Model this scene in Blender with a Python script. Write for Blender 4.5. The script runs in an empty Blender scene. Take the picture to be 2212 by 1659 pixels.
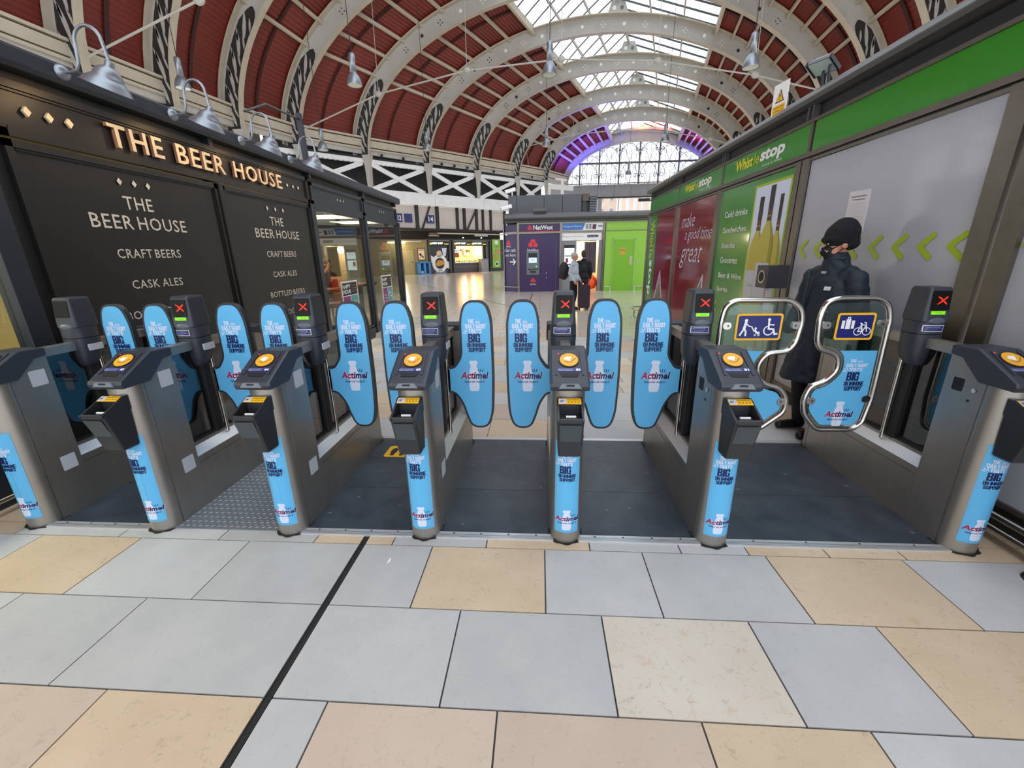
import bpy, bmesh, math, random
from mathutils import Matrix, Vector
PI = math.pi
S = bpy.context.scene
COL = S.collection
rnd = random.Random(7)

# ------------------------------------------------------------------ camera
cam_d = bpy.data.cameras.new('camera'); cam = bpy.data.objects.new('camera', cam_d); COL.objects.link(cam)
F_PX, YAW, PITCH, ROLL = 895.52, -0.0700, 0.3009, -0.0181
fw = Vector((math.sin(YAW)*math.cos(PITCH), math.cos(YAW)*math.cos(PITCH), -math.sin(PITCH)))
rt = Vector((math.cos(YAW), -math.sin(YAW), 0)); up = rt.cross(fw)
r2 = math.cos(ROLL)*rt+math.sin(ROLL)*up; u2 = -math.sin(ROLL)*rt+math.cos(ROLL)*up
cm = Matrix((r2, u2, -fw)).transposed().to_4x4(); cm.translation = (0, 0, 1.62)
cam.matrix_world = cm
cam_d.sensor_width = 36; cam_d.lens = F_PX/2212*36; cam_d.clip_end = 400; cam_d.clip_start = 0.05
S.camera = cam

# ------------------------------------------------------------------ world, exposure
S.view_settings.view_transform = 'Standard'; S.view_settings.look = 'None'
S.view_settings.gamma = 1; S.view_settings.exposure = 1.26; S.view_settings.use_curve_mapping = False
w = bpy.data.worlds.new('overcast'); S.world = w; w.use_nodes = True
bg = w.node_tree.nodes['Background']; bg.inputs['Color'].default_value = (0.92, 0.96, 1.0, 1); bg.inputs['Strength'].default_value = 1.0
S.cycles.max_bounces = 7; S.cycles.diffuse_bounces = 4; S.cycles.glossy_bounces = 4; S.cycles.transparent_max_bounces = 14
S.cycles.caustics_reflective = False; S.cycles.caustics_refractive = False
S.cycles.use_denoising = True

def light(kind, loc, energy, color, size=0.1, rot=None, spot=None, name='lamp_light', parent=None):
    d = bpy.data.lights.new(name, kind); d.energy = energy; d.color = color
    if kind == 'AREA': d.size = size
    else: d.shadow_soft_size = size
    if spot: d.spot_size = spot; d.spot_blend = 0.6
    o = bpy.data.objects.new(name, d); COL.objects.link(o); o.location = loc
    if rot is not None: o.rotation_euler = rot
    return o

# ------------------------------------------------------------------ materials
def lin(c):
    return tuple(((v/255)/12.92 if v/255 <= 0.04045 else ((v/255+0.055)/1.055)**2.4) for v in c)
MATS = {}
def mat(name, c, rough=0.5, metal=0.0, emit=None, es=1.0, noise=0.0, nscale=8.0, bump=0.0, bscale=60.0, alpha=None, stretch=(1,1,1), coat=0.0, c2=None, spec=0.5):
    """c: sRGB 0-255. noise mixes towards c2 (or a darker c) by world-position noise."""
    if name in MATS: return MATS[name]
    m = bpy.data.materials.new(name); m.use_nodes = True; nt = m.node_tree; N = nt.nodes; L = nt.links
    b = N['Principled BSDF']
    col = (*lin(c), 1)
    b.inputs['Base Color'].default_value = col; b.inputs['Roughness'].default_value = rough; b.inputs['Metallic'].default_value = metal
    b.inputs['Specular IOR Level'].default_value = spec
    if coat: b.inputs['Coat Weight'].default_value = coat; b.inputs['Coat Roughness'].default_value = 0.06
    if emit is not None:
        b.inputs['Emission Color'].default_value = (*lin(emit), 1); b.inputs['Emission Strength'].default_value = es
    if noise or bump:
        g = N.new('ShaderNodeNewGeometry'); mp = N.new('ShaderNodeMapping'); mp.inputs['Scale'].default_value = stretch
        L.new(g.outputs['Position'], mp.inputs['Vector'])
    if noise:
        n = N.new('ShaderNodeTexNoise'); n.inputs['Scale'].default_value = nscale; n.inputs['Detail'].default_value = 6; n.inputs['Roughness'].default_value = 0.65
        L.new(mp.outputs[0], n.inputs['Vector'])
        r = N.new('ShaderNodeMapRange'); r.inputs[1].default_value = 0.35; r.inputs[2].default_value = 0.7; r.inputs[3].default_value = 0; r.inputs[4].default_value = noise
        L.new(n.outputs['Fac'], r.inputs[0])
        mx = N.new('ShaderNodeMix'); mx.data_type = 'RGBA'
        mx.inputs['A'].default_value = col
        mx.inputs['B'].default_value = (*lin(c2), 1) if c2 else (*[v*0.35 for v in col[:3]], 1)
        L.new(r.outputs[0], mx.inputs['Factor']); L.new(mx.outputs['Result'], b.inputs['Base Color'])
    if bump:
        n2 = N.new('ShaderNodeTexNoise'); n2.inputs['Scale'].default_value = bscale; n2.inputs['Detail'].default_value = 4
        L.new(mp.outputs[0], n2.inputs['Vector'])
        bp = N.new('ShaderNodeBump'); bp.inputs['Strength'].default_value = bump; bp.inputs['Distance'].default_value = 0.02
        L.new(n2.outputs['Fac'], bp.inputs['Height']); L.new(bp.outputs[0], b.inputs['Normal'])
    MATS[name] = m
    return m

def glass(name, tint, refl=0.08, tintmix=0.0, rough=0.0):
    """thin pane: mostly transparent (tinted), with mirror reflection by facing"""
    if name in MATS: return MATS[name]
    m = bpy.data.materials.new(name); m.use_nodes = True; nt = m.node_tree; N = nt.nodes; L = nt.links
    N.remove(N['Principled BSDF']); out = N['Material Output']
    tr = N.new('ShaderNodeBsdfTransparent'); tr.inputs[0].default_value = (*tint, 1)
    gl = N.new('ShaderNodeBsdfGlossy'); gl.inputs['Roughness'].default_value = rough
    fr = N.new('ShaderNodeFresnel'); gb = N.new('ShaderNodeNewGeometry'); io = N.new('ShaderNodeMath'); io.operation = 'MULTIPLY_ADD'; io.inputs[1].default_value = 1/1.5-1.5; io.inputs[2].default_value = 1.5
    L.new(gb.outputs['Backfacing'], io.inputs[0]); L.new(io.outputs[0], fr.inputs[0])
    ad = N.new('ShaderNodeMath'); ad.operation = 'MULTIPLY_ADD'; ad.inputs[1].default_value = 1.0; ad.inputs[2].default_value = refl; ad.use_clamp = True
    L.new(fr.outputs[0], ad.inputs[0])
    mx = N.new('ShaderNodeMixShader'); L.new(ad.outputs[0], mx.inputs[0]); L.new(tr.outputs[0], mx.inputs[1]); L.new(gl.outputs[0], mx.inputs[2])
    L.new(mx.outputs[0], out.inputs[0]); MATS[name] = m
    return m

def stone(name, ca, cb, cc, mott, veins):
    m = bpy.data.materials.new(name); m.use_nodes = True; nt = m.node_tree; N = nt.nodes; L = nt.links; b = N['Principled BSDF']
    g = N.new('ShaderNodeNewGeometry'); oi = N.new('ShaderNodeObjectInfo')
    n = N.new('ShaderNodeTexNoise'); n.inputs['Scale'].default_value = 2.6; n.inputs['Detail'].default_value = 9; n.inputs['Roughness'].default_value = 0.62; L.new(g.outputs['Position'], n.inputs[0])
    r = N.new('ShaderNodeValToRGB'); L.new(n.outputs['Fac'], r.inputs[0])
    r.color_ramp.elements[0].position = 0.3; r.color_ramp.elements[0].color = (*lin(cb), 1)
    r.color_ramp.elements[1].position = 0.66; r.color_ramp.elements[1].color = (*lin(ca), 1)
    v = N.new('ShaderNodeTexNoise'); v.inputs['Scale'].default_value = 11; v.inputs['Detail'].default_value = 12; v.inputs['Roughness'].default_value = 0.75; v.inputs['Distortion'].default_value = 0.6; L.new(g.outputs['Position'], v.inputs[0])
    vr = N.new('ShaderNodeMapRange'); vr.inputs[1].default_value = 0.58; vr.inputs[2].default_value = 0.72; vr.inputs[3].default_value = 0; vr.inputs[4].default_value = mott; L.new(v.outputs['Fac'], vr.inputs[0])
    m1 = N.new('ShaderNodeMix'); m1.data_type = 'RGBA'; L.new(vr.outputs[0], m1.inputs['Factor']); L.new(r.outputs[0], m1.inputs['A']); m1.inputs['B'].default_value = (*lin(cc), 1)
    f = N.new('ShaderNodeTexNoise'); f.inputs['Scale'].default_value = 24; f.inputs['Detail'].default_value = 8; f.inputs['Roughness'].default_value = 0.7; f.inputs['Distortion'].default_value = 1.5; L.new(g.outputs['Position'], f.inputs[0])
    # thin veins where the noise crosses a level
    s = N.new('ShaderNodeMath'); s.operation = 'SUBTRACT'; s.inputs[1].default_value = 0.62; L.new(f.outputs['Fac'], s.inputs[0])
    ab = N.new('ShaderNodeMath'); ab.operation = 'ABSOLUTE'; L.new(s.outputs[0], ab.inputs[0])
    fr = N.new('ShaderNodeMapRange'); fr.inputs[1].default_value = 0.0; fr.inputs[2].default_value = 0.012; fr.inputs[3].default_value = veins; fr.inputs[4].default_value = 0; L.new(ab.outputs[0], fr.inputs[0])
    m2 = N.new('ShaderNodeMix'); m2.data_type = 'RGBA'; L.new(fr.outputs[0], m2.inputs['Factor']); L.new(m1.outputs['Result'], m2.inputs['A']); m2.inputs['B'].default_value = (*lin((100, 88, 76)), 1)
    h = N.new('ShaderNodeHueSaturation'); mr = N.new('ShaderNodeMapRange'); mr.inputs[3].default_value = 0.93; mr.inputs[4].default_value = 1.06; L.new(oi.outputs['Random'], mr.inputs[0]); L.new(mr.outputs[0], h.inputs['Value'])
    L.new(m2.outputs['Result'], h.inputs['Color']); L.new(h.outputs[0], b.inputs['Base Color'])
    b.inputs['Roughness'].default_value = 0.42; b.inputs['Specular IOR Level'].default_value = 0.35
    MATS[name] = m; return m

M_grey = stone('grey_limestone', (198, 198, 197), (184, 185, 186), (166, 168, 174), 0.35, 0.35)
M_tan = stone('tan_limestone', (212, 192, 166), (201, 180, 152), (186, 152, 116), 0.7, 0.8)
M_pink = stone('pinkish_limestone', (206, 188, 172), (196, 178, 160), (180, 150, 126), 0.6, 0.6)
M_mott = stone('mottled_limestone', (215, 208, 196), (206, 196, 182), (206, 164, 116), 1.0, 0.9)
steel = mat('brushed_steel', (172, 167, 160), 0.36, 0.78, noise=0.4, nscale=2.2, c2=(120, 120, 124), stretch=(1, 1, .6))
steel_d = mat('dull_steel', (105, 106, 108), 0.38, 1.0, noise=0.4, nscale=4, c2=(70, 74, 80))
steel_l = mat('light_steel', (214, 216, 218), 0.30, 0.45)
tubes = mat('tube_steel', (200, 198, 195), 0.2, 1.0)
black = mat('charcoal_plastic', (50, 55, 66), 0.42, bump=0.03, bscale=400)
blackd = mat('dark_plastic', (30, 32, 38), 0.5)
rubber = mat('rubber_edge', (38, 42, 50), 0.45)
chin_g = mat('tower_grey', (86, 94, 108), 0.4)
lgrey = mat('light_grey_plastic', (120, 128, 140), 0.4)
seam = mat('seam_dark', (22, 24, 28), 0.6)
blue = mat('poster_blue', (98, 182, 232), 0.32, spec=0.3)
blue2 = mat('poster_blue_edge', (70, 160, 220), 0.4)
pwhite = mat('print_pale', (212, 224, 246), 0.4)
white = mat('print_white', (238, 240, 242), 0.45)
navy = mat('print_navy', (12, 22, 84), 0.4)
magenta = mat('print_magenta', (150, 22, 78), 0.4)
yellow = mat('reader_yellow', (238, 172, 40), 0.4)
yellow2 = mat('label_yellow', (246, 186, 30), 0.45)
signblue = mat('sign_blue', (22, 30, 108), 0.35)
labblue = mat('label_blue', (52, 62, 130), 0.4)
ledred = mat('red_led', (255, 20, 10), 0.4, emit=(255, 28, 12), es=3.0)
ledgreen = mat('green_display', (110, 180, 20), 0.4, emit=(112, 190, 10), es=0.4)
scr_dark = mat('display_window', (12, 10, 10), 0.35, spec=0.2)
sticker = mat('grey_sticker', (196, 202, 212), 0.6)
matrub = mat('ribbed_rubber', (50, 58, 68), 0.38, noise=0.7, nscale=5, c2=(78, 86, 96), bump=0.1, bscale=150)
mastic = mat('dark_mastic', (32, 32, 32), 0.8)
joint = mat('joint_grout', (70, 70, 72), 0.9)
g_clear = glass('clear_glass', (0.60, 0.76, 0.74), 0.03)
g_dark = glass('smoked_glass', (0.30, 0.33, 0.37), 0.05)
g_shop = glass('shop_glass', (0.80, 0.83, 0.80), 0.04)
g_roof = glass('roof_glass', (0.93, 0.97, 1.0), 0.0)
g_milk = glass('milky_roof_glass', (0.72, 0.75, 0.74), 0.0)
beam = mat('cream_paint', (196, 186, 168), 0.6, noise=0.3, nscale=1.5, c2=(150, 140, 124))
beam2 = mat('grey_paint', (186, 184, 178), 0.55, noise=0.3, nscale=1.2, c2=(140, 138, 134))
redp = mat('red_roof_sheet', (122, 42, 30), 0.5, noise=0.6, nscale=0.35, c2=(86, 30, 26))
blackp = mat('black_paint', (28, 28, 30), 0.55)
orn = mat('black_ironwork', (40, 38, 36), 0.6)
slate = mat('slate_paint', (36, 42, 52), 0.4, noise=0.15, nscale=3)
bhouse = mat('black_board', (19, 17, 16), 0.46, noise=0.3, nscale=2.2, c2=(28, 25, 22))
brass = mat('sign_letter_cream', (226, 205, 168), 0.4)
brass_s = mat('sign_letter_side', (150, 110, 90), 0.45)
offw = mat('sign_print', (214, 210, 198), 0.6)
zinc = mat('galvanised', (150, 158, 166), 0.36, 0.7, noise=0.3, nscale=12, c2=(120, 128, 138))
green = mat('shop_green', (46, 140, 30), 0.22, coat=0.4, noise=0.15, nscale=1.5, c2=(36, 120, 24))
green_l = mat('lime_paint', (142, 200, 66), 0.5)
green_d = mat('lime_door', (120, 182, 46), 0.5)
lime = mat('lime_print', (166, 192, 36), 0.4)
ylime = mat('yellow_print', (226, 226, 50), 0.4)
redv = mat('red_vinyl', (128, 16, 26), 0.14, coat=0.5)
white_v = mat('white_vinyl', (176, 180, 190), 0.22, noise=0.25, nscale=1.2, c2=(160, 165, 176), coat=0.3)
kiosk = mat('kiosk_grey', (92, 92, 94), 0.42, 0.3)
frame_s = mat('frame_steel', (128, 122, 114), 0.33, 0.9, noise=0.3, nscale=5, c2=(90, 84, 78))
purple = mat('deep_purple', (46, 24, 82), 0.35)
redlogo = mat('logo_red', (226, 40, 60), 0.4)
cloud = mat('off_white_paint', (238, 240, 242), 0.6, noise=0.15, nscale=1.2)
warmw = mat('timber_infill', (204, 196, 190), 0.7, noise=0.3, nscale=1.0, c2=(176, 166, 158))
floorj = None

# ------------------------------------------------------------------ mesh builder
WM = {}          # object -> world matrix kept by hand
def frame(o, u, v):
    """mapping (x, y, h) -> point on a plane; h along u x v"""
    o = Vector(o); u = Vector(u).normalized(); v = Vector(v).normalized(); n = u.cross(v)
    return lambda x, y, h=0.0: o+u*x+v*y+n*h

GLYPH = {}
def glyphs(txt, heavy=0.0, spacing=1.0):
    k = (txt, heavy, spacing)
    if k not in GLYPH:
        c = bpy.data.curves.new('t', 'FONT'); c.body = txt; c.size = 1; c.resolution_u = 2; c.offset = heavy; c.space_character = spacing
        o = bpy.data.objects.new('t', c); me = bpy.data.meshes.new_from_object(o)
        vs = [(v.co.x, v.co.y) for v in me.vertices]; fs = [tuple(p.vertices) for p in me.polygons]
        bpy.data.objects.remove(o); bpy.data.curves.remove(c); bpy.data.meshes.remove(me)
        x0 = min(v[0] for v in vs); x1 = max(v[0] for v in vs); y0 = min(v[1] for v in vs); y1 = max(v[1] for v in vs)
        GLYPH[k] = ([((x-x0)/(x1-x0), (y-y0)/(y1-y0)) for x, y in vs], fs, (x1-x0)/(y1-y0))
    return GLYPH[k]

class MB:
    def __init__(s, M=None): s.v = []; s.f = []; s.m = []; s.sm = []; s.M = M; s.mats = []
    def mi(s, m):
        if m not in s.mats: s.mats.append(m)
        return s.mats.index(m)
    def add(s, vs, fs, m, smooth=False):
        b = len(s.v); s.v += [(s.M @ Vector(p)) if s.M else Vector(p) for p in vs]; i = s.mi(m)
        for f in fs: s.f.append([b+k for k in f]); s.m.append(i); s.sm.append(smooth)
    def box(s, x0, x1, y0, y1, z0, z1, m):
        s.add([(x, y, z) for z in (z0, z1) for y in (y0, y1) for x in (x0, x1)], [(0, 2, 3, 1), (4, 5, 7, 6), (0, 1, 5, 4), (2, 6, 7, 3), (0, 4, 6, 2), (1, 3, 7, 5)], m)
    def prism(s, pts, f, h0, h1, m, msd=None):
        n = len(pts); a = [f(x, y, h0) for x, y in pts]+[f(x, y, h1) for x, y in pts]
        s.add(a, [tuple(range(n-1, -1, -1)), tuple(range(n, 2*n))], m)
        s.add(a, [(i, (i+1) % n, n+(i+1) % n, n+i) for i in range(n)], msd or m)
    def poly(s, pts, f, h, m):
        s.k = getattr(s, 'k', 0)+1; h += (s.k % 9)*8e-5; s.add([f(x, y, h) for x, y in pts], [tuple(range(len(pts)))], m)
    def rect(s, x0, x1, y0, y1, f, h, m, nx=1):
        for i in range(nx):
            a = x0+(x1-x0)*i/nx; b = x0+(x1-x0)*(i+1)/nx
            s.poly([(a, y0), (b, y0), (b, y1), (a, y1)], f, h, m)
    def disc(s, cx, cy, r, f, h, m, n=24, ry=None): s.poly([(cx+r*math.cos(2*PI*i/n), cy+(ry or r)*math.sin(2*PI*i/n)) for i in range(n)], f, h, m)
    def ring(s, cx, cy, r0, r1, f, h, m, n=28, a0=0, a1=2*PI):
        for i in range(n):
            a = a0+(a1-a0)*i/n; b = a0+(a1-a0)*(i+1)/n
            s.poly([(cx+r0*math.cos(a), cy+r0*math.sin(a)), (cx+r1*math.cos(a), cy+r1*math.sin(a)), (cx+r1*math.cos(b), cy+r1*math.sin(b)), (cx+r0*math.cos(b), cy+r0*math.sin(b))], f, h, m)
    def stroke(s, pts, w, f, h, m):
        """flat line strip of width w through 2-D points"""
        for (x0, y0), (x1, y1) in zip(pts, pts[1:]):
            d = math.hypot(x1-x0, y1-y0) or 1; px, py = -(y1-y0)/d*w/2, (x1-x0)/d*w/2
            ex, ey = (x1-x0)/d*w*0.3, (y1-y0)/d*w*0.3
            s.poly([(x0+px-ex, y0+py-ey), (x0-px-ex, y0-py-ey), (x1-px+ex, y1-py+ey), (x1+px+ex, y1+py+ey)], f, h, m)
    def text(s, txt, x0, x1, y0, y1, f, h, m, heavy=0.0, shear=0.0, spacing=1.0, fit=True, align='c', thick=0.0, ms=None, split=None):
        vs, fs, asp = glyphs(txt, heavy, spacing); W = x1-x0; H = y1-y0
        if not fit:
            ww = min(H*asp, W); off = {'l': 0, 'c': (W-ww)/2, 'r': W-ww}[align]; x0 += off; W = ww
        P = [(x0+a*W+shear*b*H, y0+b*H) for a, b in vs]
        if split:
            fa = [q for q in fs if vs[q[0]][0] < split[0]]; fb_ = [q for q in fs if vs[q[0]][0] >= split[0]]
            V = [f(x, y, h+thick) for x, y in P]; s.add(V, fa, m); s.add(V, fb_, split[1]); return
        s.add([f(x, y, h+thick) for x, y in P], fs, m)
        if thick:
            ed = {}
            for q in fs:
                for i in range(len(q)):
                    e = (q[i], q[(i+1) % len(q)]); ed[tuple(sorted(e))] = ed.get(tuple(sorted(e)), 0)+1
            n = len(P); s.add([f(x, y, h) for x, y in P]+[f(x, y, h+thick) for x, y in P], [(a, b, n+b, n+a) for (a, b), c in ed.items() if c == 1], ms or m)
    def tube(s, pts, r, m, n=10, closed=False, caps=True, r1=None):
        P = [Vector(p) for p in pts]; k = len(P); rings = []; prev = None
        for i in range(k):
            if closed: t = (P[(i+1) % k]-P[i-1]).normalized()
            else: t = (P[min(i+1, k-1)]-P[max(i-1, 0)]).normalized()
            if prev is None:
                a = Vector((0, 0, 1)) if abs(t.z) < 0.9 else Vector((1, 0, 0)); a = (a-t*a.dot(t)).normalized()
            else: a = (prev-t*prev.dot(t)).normalized()
            prev = a; b = t.cross(a); rr = r if r1 is None else r+(r1-r)*i/(k-1)
            if not closed and 0 < i < k-1: pass
            rings.append([P[i]+a*(rr*math.cos(2*PI*j/n))+b*(rr*math.sin(2*PI*j/n)) for j in range(n)])
        vs = [p for q in rings for p in q]; fs = []
        for i in range(k if closed else k-1):
            i2 = (i+1) % k
            for j in range(n): fs.append((i*n+j, i*n+(j+1) % n, i2*n+(j+1) % n, i2*n+j))
        s.add(vs, fs, m, True)
        if caps and not closed: s.add(vs, [tuple(range(n-1, -1, -1)), tuple(range((k-1)*n, k*n))], m)
    def bar(s, a, b, w, h, m, upv=(0, 0, 1)):
        """rectangular bar from a to b; w across, h along up"""
        a = Vector(a); b = Vector(b); t = (b-a).normalized(); U = Vector(upv); U = (U-t*U.dot(t)).normalized(); R = t.cross(U)
        s.add([p+R*(sx*w/2)+U*(sz*h/2) for p in (a, b) for sz in (-1, 1) for sx in (-1, 1)], [(0, 2, 3, 1), (4, 5, 7, 6), (0, 1, 5, 4), (2, 6, 7, 3), (0, 4, 6, 2), (1, 3, 7, 5)], m)
    def lathe(s, prof, m, T=None, n=20):
        T = T or Matrix(); vs = []; fs = []
        for r, z in prof:
            for j in range(n): vs.append(T @ Vector((r*math.cos(2*PI*j/n), r*math.sin(2*PI*j/n), z)))
        for i in range(len(prof)-1):
            for j in range(n): fs.append((i*n+j, i*n+(j+1) % n, (i+1)*n+(j+1) % n, (i+1)*n+j))
        s.add(vs, fs, m, True)
    def loft(s, secs, m, smooth=False):
        """secs: list of rings of equal count"""
        n = len(secs[0]); vs = [p for q in secs for p in q]; fs = []
        for i in range(len(secs)-1):
            for j in range(n): fs.append((i*n+j, i*n+(j+1) % n, (i+1)*n+(j+1) % n, (i+1)*n+j))
        s.add(vs, fs, m, smooth); s.add(vs, [tuple(range(n-1, -1, -1)), tuple(range((len(secs)-1)*n, len(secs)*n))], m)
    def blob(s, a, b, ra, rb, m, n=12, sq=(1, 1)):
        """tapered capsule"""
        a = Vector(a); b = Vector(b); t = (b-a); L = t.length; t = t.normalized() if L > 1e-6 else Vector((0, 0, 1))
        q = t.to_track_quat('Z', 'Y').to_matrix().to_4x4(); q.translation = a
        pr = [(ra*math.cos(u), ra*math.sin(u)) for u in (-PI/2+0.02, -1.1, -0.6, -0.2)]+[(rb*math.cos(u), L+rb*math.sin(u)) for u in (0.2, 0.6, 1.1, PI/2-0.02)]
        s.lathe(pr, m, q @ Matrix.Diagonal((sq[0], sq[1], 1, 1)), n)
        # close poles so the voxel remesh sees solids
        b0 = len(s.v)-8*n; s.f.append([b0+j for j in range(n-1, -1, -1)]); s.m.append(s.mi(m)); s.sm.append(True)
        s.f.append([b0+7*n+j for j in range(n)]); s.m.append(s.mi(m)); s.sm.append(True)
    def ell(s, c, r, m, n=16, k=10, R=None):
        T = Matrix.Translation(c) @ (R.to_4x4() if R else Matrix()) @ Matrix.Diagonal((*r, 1))
        s.lathe([(math.cos(-PI/2+0.03+(PI-0.06)*i/k), math.sin(-PI/2+0.03+(PI-0.06)*i/k)) for i in range(k+1)], m, T, n)
        b0 = len(s.v)-(k+1)*n; s.f.append([b0+j for j in range(n-1, -1, -1)]); s.m.append(s.mi(m)); s.sm.append(True)
        s.f.append([b0+k*n+j for j in range(n)]); s.m.append(s.mi(m)); s.sm.append(True)
    def mesh(s, name, inv=None):
        me = bpy.data.meshes.new(name); me.from_pydata([(inv @ v) if inv else v for v in s.v], [], s.f)
        for m in s.mats: me.materials.append(m)
        me.polygons.foreach_set('material_index', s.m); me.polygons.foreach_set('use_smooth', s.sm); me.update()
        return me
    def build(s, name, parent=None, bevel=0.0, seg=2, local=False, **kw):
        inv = None if (parent is None or local) else WM[parent].inverted()
        o = bpy.data.objects.new(name, s.mesh(name, inv)); COL.objects.link(o)
        if parent is not None: o.parent = parent
        WM[o] = WM[parent] if parent is not None else Matrix()
        if bevel:
            md = o.modifiers.new('bevel', 'BEVEL'); md.width = bevel; md.segments = seg; md.limit_method = 'ANGLE'; md.angle_limit = 0.6
        for k, v in kw.items(): o[k] = v
        return o

def root(name, label=None, cat=None, loc=(0, 0, 0), rz=0.0, group=None, kind=None):
    o = bpy.data.objects.new(name, None); COL.objects.link(o); o.location = loc; o.rotation_euler = (0, 0, rz); o.empty_display_size = 0.1
    WM[o] = Matrix.Translation(loc) @ Matrix.Rotation(rz, 4, 'Z')
    if label: o['label'] = label
    if cat: o['category'] = cat
    if group: o['group'] = group
    if kind: o['kind'] = kind
    return o
def kids(o): return [c for c in bpy.data.objects if c.parent == o]
def dup(o, loc, rz=None, label=None, parent=None, **kw):
    c = o.copy(); COL.objects.link(c)
    if parent is not None: c.parent = parent
    else: c.location = loc
    if rz is not None: c.rotation_euler = (0, 0, rz)
    if label: c['label'] = label
    for k, v in kw.items(): c[k] = v
    for ch in CH.get(o, None) or kids(o): 
        d = dup(ch, None, parent=c)
    return c
CH = {}

def rrect(x0, x1, y0, y1, r, n=4):
    P = []
    for cx, cy, a in ((x1-r, y1-r, 0), (x0+r, y1-r, PI/2), (x0+r, y0+r, PI), (x1-r, y0+r, 1.5*PI)):
        for i in range(n+1):
            t = a+PI/2*i/n; P.append((cx+r*math.cos(t), cy+r*math.sin(t)))
    return P
def fillet(pts, r, n=5):
    """round the corners of a closed 2-D polygon"""
    out = []; k = len(pts)
    for i in range(k):
        p0 = Vector(pts[i-1]); p = Vector(pts[i]); p1 = Vector(pts[(i+1) % k]); rr = r[i] if isinstance(r, (list, tuple)) else r
        a = (p0-p); b = (p1-p); d = min(rr, a.length*0.48, b.length*0.48)
        A = p+a.normalized()*d; B = p+b.normalized()*d
        for j in range(n+1):
            t = j/n; q = A*(1-t)**2+p*2*t*(1-t)+B*t*t; out.append((q.x, q.y))
    return out
def inset(pts, d):
    k = len(pts); A = sum(pts[i][0]*pts[(i+1) % k][1]-pts[(i+1) % k][0]*pts[i][1] for i in range(k)); sg = 1 if A > 0 else -1; out = []
    for i in range(k):
        x0, y0 = pts[i-1]; x1, y1 = pts[(i+1) % k]; dx, dy = x1-x0, y1-y0; l = math.hypot(dx, dy) or 1
        out.append((pts[i][0]-sg*dy/l*d, pts[i][1]+sg*dx/l*d))
    return out
WF = frame((0, 0, 0), (1, 0, 0), (0, 0, 1))      # x, z in a plane; h towards -y
def xz(y): return frame((0, y, 0), (1, 0, 0), (0, 0, 1))
# ================================================================== FLOOR
fl = root('floor', kind='structure')
def tile(x0, x1, y0, y1, m, par=fl, z=0.0, g=0.0035):
    b = MB(); t = -0.03; dz = z+rnd.uniform(-0.0006, 0.0006)
    b.box(x0+g, x1-g, y0+g, y1-g, t, dz, m); b.build('tile', par)
sub = MB(); sub.box(-4.6, 4.2, -0.6, 8.36, -0.05, -0.008, joint); sub.build('joint_bed', fl)
G, T_, P_, Q_ = M_grey, M_tan, M_pink, M_mott
YA, YB, YC, DY = 2.0036, 1.5566, 1.1081, 0.4478
rows = [
 (YB, YA, [-4.4, -3.75, -3.095, -2.44, -1.744, -1.062], [G, G, T_, G, G]),
 (YB, YA, [-1.032, -0.6235, 0.0311, 0.5789, 1.2511, 1.9672, 2.62, 3.3, 4.0], [G, T_, G, G, T_, G, T_, G]),
 (YC, YB, [-4.0, -3.3, -2.65, -1.9728, -1.062], [T_, G, G, G]),
 (YC, YB, [-1.032, -0.3747, 0.2902, 0.9529, 1.5057, 2.21, 2.9, 3.6], [G, G, Q_, G, T_, G, G]),
 (YC-DY, YC, [-3.1, -2.4, -1.7112, -1.062], [T_, P_, T_]),
 (YC-DY, YC, [-1.032, -0.8065, -0.1543, 0.5851, 1.1633, 1.8, 2.5, 3.2], [G, P_, P_, T_, G, T_, G]),
 (YC-2*DY, YC-DY, [-2.4, -1.7, -1.062], [G, T_]),
 (YC-2*DY, YC-DY, [-1.032, -0.45, 0.2, 0.9, 1.6, 2.3], [T_, G, P_, G, T_]),
]
for y0, y1, xs, ms in rows:
    for a, b_, m in zip(xs, xs[1:], ms): tile(a, b_, y0, y1, m)
# cut strip of stone in front of the gates, with its own joints
for a, b_, m in zip([-4.0, -3.3, -2.6, -1.95, -1.35, -1.062], [-3.3, -2.6, -1.95, -1.35, -1.062], [T_, G, G, G, T_]): tile(a, b_, YA, 2.125, m)
for a, b_, m in zip([-1.032, -0.87, -0.31, 0.29, 0.8, 1.17, 1.6, 2.0, 2.75, 3.3], [-0.87, -0.31, 0.29, 0.8, 1.17, 1.6, 2.0, 2.75, 3.3], [T_, G, T_, G, G, T_, T_, T_, G]): tile(a, b_, YA, 2.125, m)
# stone beside the gate line
for a, b_ in ((-4.4, -3.32), (2.47, 3.0)):
    for k in range(3): tile(a, b_, 2.125+k*0.45, 2.125+(k+1)*0.45, T_)
b = MB(); b.box(-1.0585, -1.0355, -0.2, 2.125, -0.02, -0.002, mastic); b.box(-1.062, -1.0585, -0.2, 2.125, -0.02, 0.001, steel_d); b.box(-1.0355, -1.032, -0.2, 2.125, -0.02, 0.001, steel_d); b.build('expansion_joint', fl)
# paving beyond the gates, tile by tile while it can be told apart
y = 3.52
while y < 8.3:
    x = -3.7+rnd.uniform(-0.6, 0)
    while x < 2.75:
        L = rnd.choice((0.62, 0.66, 0.7, 0.9, 1.0)); tile(x, min(x+L, 2.85), y, y+DY, rnd.choice((G, G, T_, T_, Q_, P_)), g=0.003); x += L
    y += DY
yfar = y
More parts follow.
